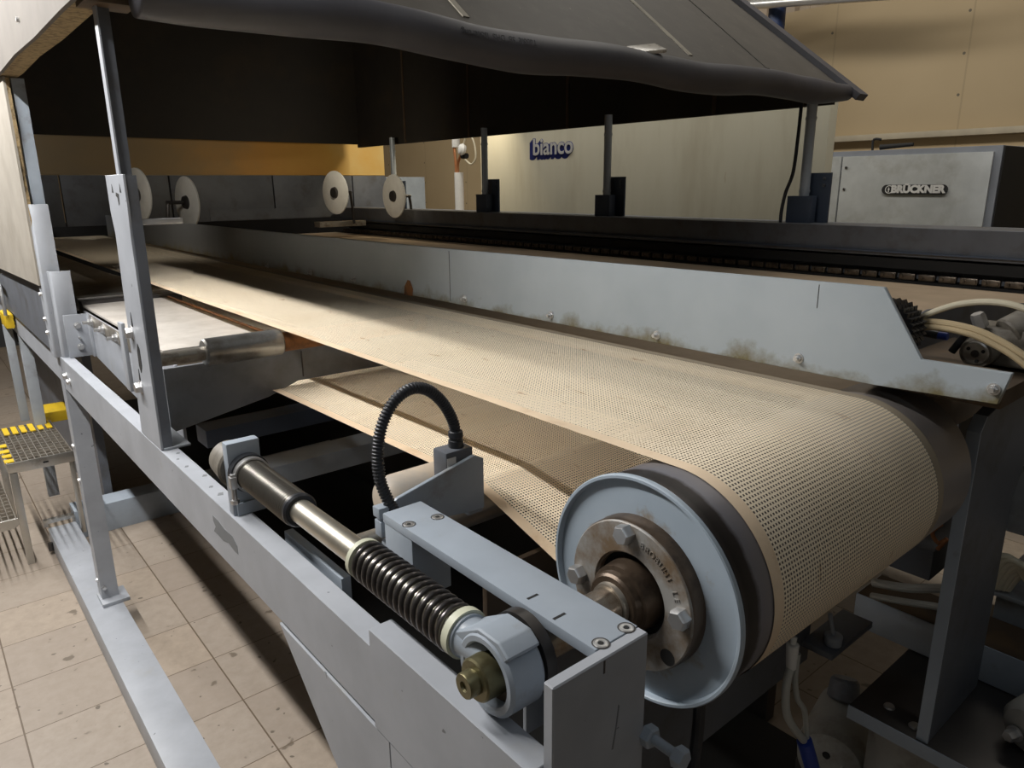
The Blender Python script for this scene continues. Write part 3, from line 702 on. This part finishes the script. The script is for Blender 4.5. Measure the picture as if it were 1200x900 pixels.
# beige side panel on the oven body, seen at far left
t = thing('insulation_board', (.385, 4.5, 1.34), 'beige insulated side panel with torn brown edge left of the frame leg', 'panel')
m = MB(); m.prism('x', [(3.045,1.372),(3.035,1.7),(3.03,2.06),(7.0,2.06),(7.0,1.30),(4.4,1.335)], .366, .374, 0); m.build('board', 'beige board', t)
m = MB(); m.prism('x', [(3.04,1.375),(3.052,1.5),(3.032,1.6),(3.045,1.75),(3.028,1.9),(3.035,2.058),(7.0,2.058),(7.0,1.31)], .374, .384, 0); m.build('fibre_core', 'fibre edge', t)
MB().box(.385, .39, 3.11, 7.0, 1.113, 1.372, 0).build('skirt_plate', 'dark grey paint', label='dark grey plate below the torn beige side panel', cat='plate')

# ------------------------------------------------------------------ oven front at the back
t = thing('oven_front', (2.0, 6.3, 1.44), 'oven front wall of heat-stained orange boards over grey panels at the back', 'oven')
MB().box(.42, 3.645, 6.2, 6.24, 1.805, 2.35, 0).build('stained_board', 'heat stained board', t)
xs = (.42, .98, 1.72, 2.55, 3.30, 3.645)
for a, b in zip(xs, xs[1:]): MB().box(a+.006, b-.006, 6.19, 6.24, 1.44, 1.80, .002).build('panel', 'dark grey paint', t)
MB().box(2.0, 3.3, 6.185, 6.19, 1.445, 1.53, 0).build('lower_rail', 'dark grey paint', t)
MB().box(.42, 3.645, 6.9, 6.95, .5, 1.44, 0).build('throat_shade', 'black matt', t)  # black sheet stands in for the darkness inside the oven opening
MB().box(3.66, 4.09, 6.2, 6.5, 0, 1.79, .003).build('junction_box', 'blue grey paint', label='plain light grey metal box right of the orange oven boards', cat='box')

# round guide discs in front of the oven
def disc(x, y, z, lab, rz):
    t = thing('guide_disc', (x, y, z-.16), lab, 'disc', 'round guide discs before the oven')
    d = V((-math.cos(rz), -math.sin(rz), 0)); c = V((x, y, z)); 
    MB().lathe(c, d, [(0,.03),(0,.158),(.004,.162),(.012,.162),(.014,.158),(.014,.03)], 48, closed=True).build('disc_body', 'disc white', t)
    MB().lathe(c-d*.02, d, [(0,.03),(.03,.045),(.05,.038),(.05,.02)], 24).build('disc_hub', 'dark steel', t)
    m = MB(); sg = 1 if x < 2 else -1
    m.cyl(c+d*.02*sg, c+d*.14*sg, .012, seg=12); m.tube([c+d*.13*sg, c+d*.14*sg+V((0,0,-.08)), c+d*.15*sg+V((0,0,-.24))], .011, 8); m.build('arm', 'dark steel', t)
disc(1.22, 5.05, 1.665, 'leftmost whole white disc, partly hidden behind the slotted post', .20)
disc(1.49, 5.0, 1.615, 'white disc with black arm just right of the slotted post', .14)
disc(2.68, 5.3, 1.66, 'white disc in front of the orange oven boards', .15)
disc(3.02, 5.0, 1.63, 'pale disc beside the farthest hood post', .0)
MB().box(1.6, 2.1, 5.3, 5.4, 1.30, 1.345).build('dark_bar', 'dark steel', label='dark metal bar lying across the machine below the white discs', cat='bar')
MB().box(2.55, 2.95, 5.35, 5.45, 1.40, 1.44).build('dark_bar', 'dull steel', label='short steel bar under the white disc before the orange boards', cat='bar')

# ------------------------------------------------------------------ background
t = thing('wall_panel', (3.93, 3.5, 0), 'cream insulated panel wall carrying the blue and white lettering', 'panel')
MB().box(3.90, 3.98, 2.03, 5.05, 0, 2.15, .004).build('board', 'insulated wall board', t)
m = MB()
for k in range(9):
    f = k/8; m.text('bianco', TX(3.8985+.0002*k, 4.168+.040*f, 1.978-.030*f), .168, .0006, .007)
m.build('letter_shadow', 'letter blue', t)
m = MB(); m.text('bianco', TX(3.896, 4.168, 1.978), .168, .0006, .003); m.build('lettering', 'letter white', t)
MB().box(3.90, 3.96, 5.05, 5.25, 0, 2.15).build('panel_edge', 'fibre edge', label='olive return strip at the left end of the cream panel wall', cat='strip') if False else None

t = thing('water_pipe', (5, 6.9, 0), 'white upright pipe with copper branch and valve behind the hood posts', 'pipe')
m = MB(); m.cyl((5,6.88,0),(5,6.88,1.85), .052, seg=20); m.cyl((5,6.92,2.12),(5,6.92,2.6), .045, seg=20); m.build('pipe_body', 'white plastic', t)
m = MB(); m.tube([(4.98,6.90,1.85),(4.98,6.91,1.98),(4.98,6.93,2.13)], .016, 10); m.tube([(4.98,6.87,1.85),(4.97,6.85,1.95),(4.96,6.76,2.05)], .016, 10); m.build('copper_branch', 'copper', t)
m = MB(); m.lathe((4.94,6.68,2.08), (-1,.3,.2), [(0,.05),(.03,.065),(.06,.05),(.07,.03)], 20); m.build('valve_wheel', 'white plastic', t)
m = MB(); m.cyl((4.96,6.75,2.02),(4.96,6.67,2.02), .03, seg=12); m.build('valve_body', 'black matt', t)
m = MB(); m.tube([(4.93,6.70,2.12),(4.93,6.60,2.24),(4.93,6.50,2.16),(4.93,6.47,2.0),(4.93,6.55,1.93),(4.93,6.66,1.98)], .010, 8); m.build('cable_loop', 'cream hose', t)

paint('cabinet frame', (.19,.205,.235), .45)
t = thing('steel_cabinet', (5.5, 2.3, 0), 'grey framed machine cabinet with brushed steel door below the beige wall', 'cabinet')
MB().box(5.02, 6.4, 1.545, 4.3, 0, 1.905, .004).build('body', 'cabinet frame', t)
MB().box(5.03, 6.4, 1.536, 1.5445, 0, 1.90, .001).build('end_shade', 'black matt', t)  # black skin puts the shade on this cabinet end into colour
d = MB().box(5.0, 5.02, 1.585, 2.480, .6, 1.870, .002).build('door', 'cabinet steel', t)
MB().box(5.0, 5.02, 2.490, 3.3, .6, 1.872, .002).build('side_door', 'cabinet steel', t)
m = MB(); m.hexa((5.0,2.45,1.80), (-1,0,0), .009, .006); m.hexa((5.0,2.45,1.66), (-1,0,0), .009, .006); m.build('screw', 'dark steel', d)
pl = []
for k in range(25):
    a = PI/2+PI*k/24; pl.append((1.81-.031*math.cos(a) if False else 1.83+.0295*math.cos(a), 1.657+.0295*math.sin(a)))
pl = [(1.83+.0295*math.cos(-PI/2-PI*k/12), 1.657+.0295*math.sin(-PI/2-PI*k/12)) for k in range(13)]+[(2.165+.0295*math.cos(PI/2-PI*k/12), 1.657+.0295*math.sin(PI/2-PI*k/12)) for k in range(13)]
bd = MB().prism('x', pl, 4.990, 5.0, 0).build('badge', 'black matt', d)
m = MB(); m.text('BRÜCKNER', TX(4.988, 1.975, 1.657), .062, .001, .0038); 
m.lathe((4.9895,2.147,1.657), (-1,0,0), [(0,.021),(0,.026),(.001,.026),(.001,.021)], 24, closed=True)
m.prism('x', [(2.157,1.655),(2.150,1.672),(2.143,1.655),(2.147,1.655),(2.147,1.640),(2.153,1.640),(2.153,1.655)], 4.988, 4.9895, 0)
m.build('badge_lettering', 'letter steel', bd)
t = thing('cabinet_latch', (5.2, 2.28, 1.905), 'small dark latch lever lying on top of the steel cabinet', 'latch')
m = MB(); m.tube([(5.2,2.38,1.906),(5.2,2.38,1.98),(5.2,2.33,1.98)], .008, 8); m.cyl((5.2,2.33,1.93),(5.2,2.12,1.94), .018, .012, 12); m.build('lever', 'black matt', t)
paint('post blue', (.012,.03,.10), .5)
MB().cyl((6.5,3.98,0),(6.5,3.98,5.0), .075, seg=24).build('blue_post', 'post blue', label='dark blue steel post in front of the ribbed wall top', cat='post')
m = MB(); m.cyl((6.3,2.6,3.085),(6.3,8,3.70), .040, seg=16); m.build('overhead_pipe', 'zinc', label='lower pale pipe running overhead past the blue post', cat='pipe')
m = MB(); m.cyl((6.3,2.6,3.205),(6.3,8,3.82), .035, seg=16); m.build('overhead_pipe', 'zinc', label='upper pale pipe running overhead past the blue post', cat='pipe')
MB().cyl((6.41,3.98,3.24),(6.41,3.98,3.36), .02, seg=12).build('green_lamp', 'green light', label='small bright green fitting at the top of the blue post', cat='lamp')

# ------------------------------------------------------------------ drive at the right-hand end of the rollers
t = thing('brush_wheel', (1.31, .535, 1.40), 'black bristle wheel with red core behind the sloping end of the guide strip', 'brush')
m = MB(); prof2 = []
for k in range(60):
    a = 2*PI*k/60; r = .052 if k % 2 else .046; prof2.append((.535+r*math.cos(a), 1.452+r*math.sin(a)))
for x in (1.285, 1.30, 1.315, 1.33): m.prism('x', prof2, x, x+.012, 0)
m.build('bristles', 'black rubber', t)
m = MB(); m.lathe((1.2795,.535,1.452), (1,0,0), [(0,.032),(.002,.037),(.06,.037)], 24); m.build('core', 'red', t)
t = thing('end_motor', (1.45, .42, 1.38), 'grey brown geared motor with round perforated cap on the end of the wide belt', 'motor')
MB().lathe((1.412,.426,1.411), (1,0,.06), [(.002,.020),(0,.021),(0,.025),(.003,.027),(.05,.027),(.055,.032),(.10,.032)], 36).build('barrel', 'motor brown', t)
MB().lathe((1.409,.426,1.411), (1,0,.06), [(0,.006),(0,.019),(.003,.021)], 28).build('cap', 'stainless', t)
for a in (.6, 2.7, 4.4):
    MB().cyl((1.4075,.426+.0135*math.cos(a),1.411+.0135*math.sin(a)),(1.4105,.426+.0135*math.cos(a),1.411+.0135*math.sin(a)), .0032, seg=10).build('cap_hole', 'black matt', t)
MB().cyl((1.4075,.426,1.411),(1.410,.426,1.411), .0065, seg=16).build('cap_bore', 'dark steel', t)
m = MB(); m.box(1.455, 1.54, .355, .455, 1.385, 1.452, .006); m.build('gearcase', 'motor brown', t)
m = MB(); m.cyl((1.47,.40,1.44),(1.56,.33,1.50), .030, .030, 24, .003); m.cyl((1.55,.338,1.493),(1.64,.26,1.545), .022, .022, 24, .003); m.build('rear_barrel', 'motor brown', t)
m = MB(); m.lathe((1.50,.377,1.458), (.09,-.07,.06), [(0,.0305),(.001,.033),(.006,.033),(.007,.0305)], 24); m.build('clamp_band', 'dark steel', t)
m = MB(); m.cyl((1.425,.468,1.405),(1.425,.447,1.446), .0065, seg=12); m.build('side_lug', 'black rubber', t)
m = MB(); m.hexa((1.45,.435,1.452), (-.3,.35,1), .012, .026); m.build('plug', 'zinc', t)
t = thing('pneumatic_fitting', (1.40, .5, 1.44), 'short steel rod fitting with black sleeve left of the geared motor', 'fitting')
MB().cyl((1.40,.575,1.438),(1.40,.520,1.438), .006, seg=16).build('rod', 'zinc', t)
MB().cyl((1.40,.520,1.438),(1.40,.485,1.436), .0075, seg=16).build('sleeve', 'black rubber', t)
MB().cyl((1.40,.485,1.436),(1.40,.47,1.436), .007, seg=16).build('collar', 'blue plastic', t)
g = 'air hoses over the geared motor'
MB().tube([(1.37,.57,1.436),(1.36,.522,1.459),(1.36,.477,1.487),(1.36,.439,1.503),(1.36,.396,1.510),(1.36,.354,1.505),(1.37,.29,1.48)], .0055, 10).build('air_hose', 'cream hose', label='upper pale cream hose arching over the geared motor', cat='hose', group=g)
MB().tube([(1.36,.57,1.446),(1.355,.524,1.458),(1.355,.473,1.466),(1.355,.419,1.462),(1.355,.379,1.449),(1.355,.341,1.430),(1.36,.28,1.39)], .0065, 10).build('air_hose', 'tan hose', label='tan hose passing just above the motor cap, upper of two', cat='hose', group=g)
MB().tube([(1.348,.57,1.436),(1.343,.524,1.448),(1.345,.473,1.459),(1.345,.419,1.455),(1.345,.379,1.442),(1.345,.341,1.422),(1.348,.28,1.375)], .005, 10).build('air_hose', 'tan hose', label='yellowish hose just under the tan hose before the motor cap', cat='hose', group=g)
m = MB(); m.box(1.30, 1.70, .345, .56, 1.350, 1.380, .002); m.build('motor_shelf', 'dark brown', label='dark greasy shelf bar carrying the geared motor', cat='shelf')
m = MB(); m.prism('y', [(1.40,1.345),(2.3,1.345),(2.3,1.385),(1.95,1.425),(1.62,1.445),(1.40,1.42)], .585, .592, .001); m.build('rear_plate', 'dark grey paint', label='grey sloping plate behind the geared motor and hoses', cat='plate')

t = thing('bearing_stand', (1.6, .45, .57), 'tall dark upright plate on a base plate at the far end of the drive roller', 'stand')
m = MB(); m.prism('y', [(1.432,.60),(1.432,1.268),(1.452,1.292),(1.66,1.335),(2.1,1.40),(2.1,1.22),(1.75,1.14),(1.70,1.06),(1.70,.60)], .402, .424, .001); m.build('upright_plate', 'dark grey paint', t)
m = MB(); m.prism('y', [(1.4265,.60),(1.4265,1.267),(1.450,1.2935),(1.453,1.292),(1.4315,1.266),(1.4315,.60)], .402, .424, 0); m.build('cut_edge', 'blue grey paint', t)
m = MB(); m.box(1.420, 2.1, .15, .560, .572, .600, .002); m.build('base_plate', 'dark steel', t)
m = MB(); m.box(1.4165, 1.4195, .15, .560, .570, .601, 0); m.build('base_edge', 'blue grey paint', t)
for x, y in ((1.48,.50),(1.46,.44)): MB().lathe((x,y,.60), (0,0,1), [(0,.012),(.004,.010)], 16).build('bolt', 'zinc', t)
t = thing('box_beam', (1.8,.2,.6), 'blue-grey box beam lying across behind the dark upright plate', 'beam')
MB().box(1.72, 1.86, -.3, .697, .603, .692, .002).build('beam_body', 'blue grey paint', t)
MB().box(1.723, 1.858, -.3, .694, .692, .6935, 0).build('grime_layer', 'dark brown', t)
MB().box(1.30, 1.74, .70, .78, .60, .66, .002).build('tie_beam', 'blue grey paint', label='short pale beam end below the right part of the mesh belt', cat='beam') if False else None
m = MB(); m.cyl((1.545,.475,.0),(1.545,.475,.56), .078, seg=40, ch=.006); m.lathe((1.545,.475,.535), (0,0,1), [(0,.078),(.004,.084),(.03,.084)], 40)
m.build('support_cylinder', 'cast grey', label='light grey round cylinder below the base plate of the upright', cat='cylinder')
t = thing('floor_motor', (1.62, .63, 0), 'pale cast pump motor on the floor left of the round cylinder', 'motor')
m = MB(); m.lathe((1.50,.622,.345), (1,.22,-.05), [(0,.02),(.002,.055),(.012,.074),(.05,.085),(.24,.085),(.26,.06)], 40); m.build('housing', 'cast grey', t)
m = MB(); m.box(1.54, 1.74, .60, .72, 0, .28, .006); m.build('foot', 'dark steel', t)
m = MB(); m.cyl((1.66,.67,.42),(1.68,.68,.47), .040, .034, 24, .006); m.build('terminal_cap', 'dark grey paint', t)
m = MB(); q = V((1.4985,.628,.372)); m.cyl(q, q+V((.004,0,0)), .009, seg=14); m.build('bolt_hole', 'black matt', t)
m = MB(); m.box(1.4965, 1.50, .585, .591, .30, .372, .001); m.build('cast_rib', 'zinc', t)
m = MB(); m.tube([(1.36,.62,.50),(1.375,.615,.46),(1.40,.61,.40)], .017, 14); m.build('hose_coupling', 'blue plastic', label='blue plastic hose coupling beside the pale pump motor', cat='coupling')
MB().tube([(1.262,.62,.745),(1.250,.62,.70),(1.262,.62,.63),(1.30,.62,.57),(1.355,.62,.505)], .0085, 12).build('drain_hose', 'clear hose', label='left translucent hose hanging from the white fitting under the roller', cat='hose', group='drain hoses')
MB().tube([(1.285,.62,.76),(1.285,.62,.70),(1.305,.62,.64),(1.345,.62,.585),(1.37,.62,.50)], .006, 12).build('drain_hose', 'clear hose', label='right thinner translucent hose hanging from the white fitting', cat='hose', group='drain hoses')
m = MB(); m.cyl((1.258,.62,.795),(1.262,.62,.735), .013, .010, 14, .002); m.cyl((1.262,.62,.81),(1.258,.62,.795), .006, seg=10)
m.build('hose_fitting', 'white plastic', label='white hose fitting below the lower edge of the mesh belt', cat='fitting')
MB().tube([(.955,.64,.90),(.957,.63,.80),(.94,.62,.72),(.915,.61,.64),(.90,.60,.4),(.90,.6,.03)], .011, 10).build('floor_cable', 'black rubber', label='black cable hanging below the drive roller end disc', cat='cable')
MB().tube([(.92,.62,.042),(1.0,.56,.042),(1.12,.54,.045),(1.22,.58,.08),(1.34,.64,.40)], .012, 10).build('floor_cable', 'black rubber', label='black cable curving over the floor to the blue coupling', cat='cable')
t = thing('pipe_cup', (1.5, .66, .64), 'small grey cap and dark bracket below the belt left of the box beam', 'cap')
m = MB(); m.lathe((1.5,.645,.672), (0,0,1), [(0,.019),(.022,.020),(.025,.016)], 24); m.cyl((1.5,.645,.69),(1.49,.655,.75), .005, seg=10); m.build('cap_body', 'shade steel', t)
m = MB(); m.box(1.46, 1.66, .625, .70, .655, .670, .002); m.build('plate', 'dark grey paint', t)
for k, (z0, lab) in enumerate(((.805, 'upper'), (.79, 'lower'))):
    MB().tube([(1.62,.62,z0-.01-.02*k),(1.60,.54,z0+.02-.02*k),(1.60,.47,z0+.05-.03*k),(1.60,.437,z0+.055-.03*k)], .010-.002*k, 10).build('loom_cable', 'clear hose', label=lab+' dim grey cable passing behind the dark upright plate', cat='cable', group='dim cables')
MB().box(1.6, 2.4, .50, .62, .86, .93, .002).build('rear_bracket', 'dark grey paint', label='dark bracket bar behind the upright plate above the dim cables', cat='bracket')
m = MB(); m.box(1.66, 2.4, .62, .63, .88, 1.02, .001); m.build('cable_tray', 'beige board', label='pale plate behind the upright plate beside the orange wire', cat='plate')
MB().tube([(1.62,.50,.99),(1.62,.515,.965),(1.62,.50,.945),(1.62,.485,.96),(1.62,.50,.93)], .0045, 8).build('orange_wire', 'copper', label='small loop of orange wire beside the dark upright plate', cat='wire')
m = MB()
t = thing('cable_bundle', (1.9, .42, .76), 'bundle of coiled cream cables right of the dark upright plate', 'cable')
for k in range(6):
    m = MB(); o = k*.016
    m.tube([(1.87+o*.3,.468-o*.55,.758),(1.865+o*.3,.462-o*.75,.80+o*.15),(1.865+o*.2,.448-o*.9,.842-o*.1),(1.87,.425-o*1.0,.850-o*.3),(1.88,.400-o,.820-o*.5),(1.885,.375-o*.9,.79-o*.5)], .0085, 10); m.build('cable_strand', 'cream hose', t)
m = MB(); m.box(1.90, 2.2, .05, .445, .605, .738, .003); m.box(1.88, 2.2, .05, .46, .738, .748, .002); m.build('terminal_box', 'shade steel', label='blue-grey box under the bundle of cream cables', cat='box')
m = MB(); m.box(1.90, 2.2, .05, .462, .90, 1.075, .003); m.box(1.88, 2.2, .05, .475, 1.075, 1.087, .002); m.build('switch_box', 'shade steel', label='pale grey box at the right edge above the cream cables', cat='box')
t = thing('gear_housing', (1.58, .28, .60), 'round grey gear housing with hex bolt at the lower right corner', 'gearbox')
m = MB(); m.lathe((1.53,.27,.655), (1,-.3,.1), [(0,.02),(.005,.045),(.02,.056),(.12,.06),(.16,.05)], 32); m.build('housing', 'cast grey', t)
m = MB(); m.hexa((1.53,.285,.645), (-1,.3,0), .012, .022, .016); m.build('bolt', 'zinc', t)

# ------------------------------------------------------------------ step platform at the left
t = thing('step_platform', (.3, 4.1, 0), 'small stainless step platform with grating treads and yellow nosing at the left', 'steps')
def grating(x0, x1, y0, y1, z, nx, ny):
    m = MB()
    for k in range(nx+1):
        x = x0+(x1-x0)*k/nx; m.box(x-.002, x+.002, y0, y1, z-.025, z, 0)
    for k in range(ny+1):
        y = y0+(y1-y0)*k/ny; m.box(x0, x1, y-.003, y+.003, z-.02, z, 0)
    return m
g1 = grating(.222, .475, 3.83, 4.46, .50, 10, 13).build('tread_grating', 'dull steel', t)
m = MB(); m.box(.216, .48, 3.815, 3.825, .455, .505, .001); m.box(.212, .218, 3.82, 4.47, .46, .505, .001); m.build('tread_frame', 'stainless', t)
MB().box(.350, .372, 3.8135, 3.8150, .476, .484, 0).build('frame_slot', 'black matt', t)
g2 = grating(-.06, .205, 3.80, 4.40, .25, 10, 12).build('tread_grating', 'dull steel', t)
m = MB(); m.prism('y', [(-.06,.252),(.213,.252),(.213,.22),(.19,.205),(-.06,.205)], 3.785, 3.795, .001); m.build('tread_frame', 'stainless', t)
m = MB(); m.box(.216, .246, 3.815, 3.845, 0, .46, .001); m.build('leg', 'stainless', t)
m = MB(); m.box(.455, .475, 3.83, 3.85, .08, .46, .001); m.build('leg', 'stainless', t)
m = MB(); m.box(.216, .246, 4.42, 4.45, 0, .46, .001); m.build('leg', 'stainless', t)
m = MB(); m.box(.318, .478, 3.965, 3.99, .115, .135, .001); m.box(.318, .336, 3.965, 3.985, .10, .115, 0); m.build('foot_bar', 'stainless', t)
for y in (3.84, 3.92, 4.0, 4.10): MB().box(.208, .244, y, y+.045, .501, .506, 0).build('nosing_stripe', 'yellow paint', t)
for k in range(6): MB().box(.255+k*.037, .279+k*.037, 4.30, 4.44, .501, .506, 0).build('nosing_stripe', 'yellow paint', t)
t = thing('guard_bar', (.5, 4.6, .5), 'yellow guard bar end beyond the step platform, behind the frame leg', 'bar')
MB().box(.46, .60, 4.55, 4.75, .46, .52, .006).build('yellow_block', 'yellow paint', t)
t = thing('handrail', (.34, 4.3, .5), 'grey handrail post with bright yellow block at the left edge', 'handrail')
MB().box(.355, .392, 4.36, 4.56, 1.03, 1.10, .004).build('yellow_block', 'yellow paint', t)
MB().box(.352, .391, 4.50, 4.53, .51, 1.03, .002).build('post', 'shade steel', t)
m = MB(); m.tube([(.36,4.34,1.10),(.36,4.34,1.20),(.36,4.40,1.26),(.36,4.7,1.27)], .008, 8); m.build('wire_guard', 'zinc', t)
m = MB(); m.box(.40, .45, 4.38, 4.43, .10, .99, .002); m.build('support_column', 'shade steel', label='dark grey frame leg beyond the step platform', cat='leg')
m = MB(); m.box(.62, .66, 4.12, 6.5, .0, .98, 0); m.build('lower_cover', 'dark grey paint', label='dark lower cover plate under the machine behind the frame leg', cat='plate')
m = MB(); m.box(1.9, 1.95, 1.0, 6.5, .0, 1.15, 0); m.build('centre_cover', 'dark steel', label='dark cover plate deep under the wide belt', cat='plate')

# ------------------------------------------------------------------ light
def area(name, loc, rot, sx, sy, power, col=(1,1,1), spread=PI):
    d = bpy.data.lights.new(name, 'AREA'); d.shape = 'RECTANGLE'; d.size = sx; d.size_y = sy; d.energy = power; d.color = col; d.spread = spread
    o = bpy.data.objects.new(name, d); C.objects.link(o); o.location = loc; o.rotation_euler = rot; return o
area('tube_light', (-.30, 3.6, 2.82), (0, math.radians(-18), 0), .05, 5.0, 168, (1,.975,.945))
area('aisle_light', (3.55, 5.2, 4.4), (0, math.radians(-34), 0), .5, 10.0, 195, (1,.95,.86))
area('oven_fill', (3.62, 4.7, 2.5), (math.radians(55), 0, math.radians(18)), .3, .1, 9, (1,.85,.6))  # added fill beside the hood, brightens the stained boards
area('hood_fill', (2.35, 4.7, 2.03), (math.radians(88), 0, math.radians(-14)), .12, .12, 2.4, (1,.88,.68))  # unseen fill added under the hood to lift the oven front
area('disc_fill', (.75, 4.1, 1.95), (math.radians(82), 0, math.radians(-38)), .12, .12, 1.7, (1,.93,.82))  # invented fill aimed at the discs, no fitting hangs there
area('hall_fill', (-.6, -1.8, 5.1), (0, 0, 0), 4.0, 3.0, 20, (.80,.90,1))  # weak overhead fill, added to soften the shaded front faces
w = bpy.data.worlds.new('hall'); bpy.context.scene.world = w; w.use_nodes = True
w.node_tree.nodes['Background'].inputs[0].default_value = (.72,.86,1,1); w.node_tree.nodes['Background'].inputs[1].default_value = .085

# ------------------------------------------------------------------ camera
yaw, pitch, roll = math.radians(39.9), math.radians(15.3), math.radians(-.488)
f = V((math.sin(yaw)*math.cos(pitch), math.cos(yaw)*math.cos(pitch), -math.sin(pitch)))
r = V((math.cos(yaw), -math.sin(yaw), 0)); u = r.cross(f)
r2 = r*math.cos(roll)+u*math.sin(roll); u2 = u*math.cos(roll)-r*math.sin(roll)
cd = bpy.data.cameras.new('camera'); cam = bpy.data.objects.new('camera', cd); C.objects.link(cam)
cam.matrix_world = Matrix(((r2.x,u2.x,-f.x,0),(r2.y,u2.y,-f.y,0),(r2.z,u2.z,-f.z,1.7),(0,0,0,1)))
cd.sensor_width = 36; cd.lens = 849/1200*36; cd.clip_start = .02; cd.clip_end = 60
sc = bpy.context.scene; sc.camera = cam
sc.view_settings.view_transform = 'Standard'; sc.view_settings.look = 'None'; sc.view_settings.exposure = 0
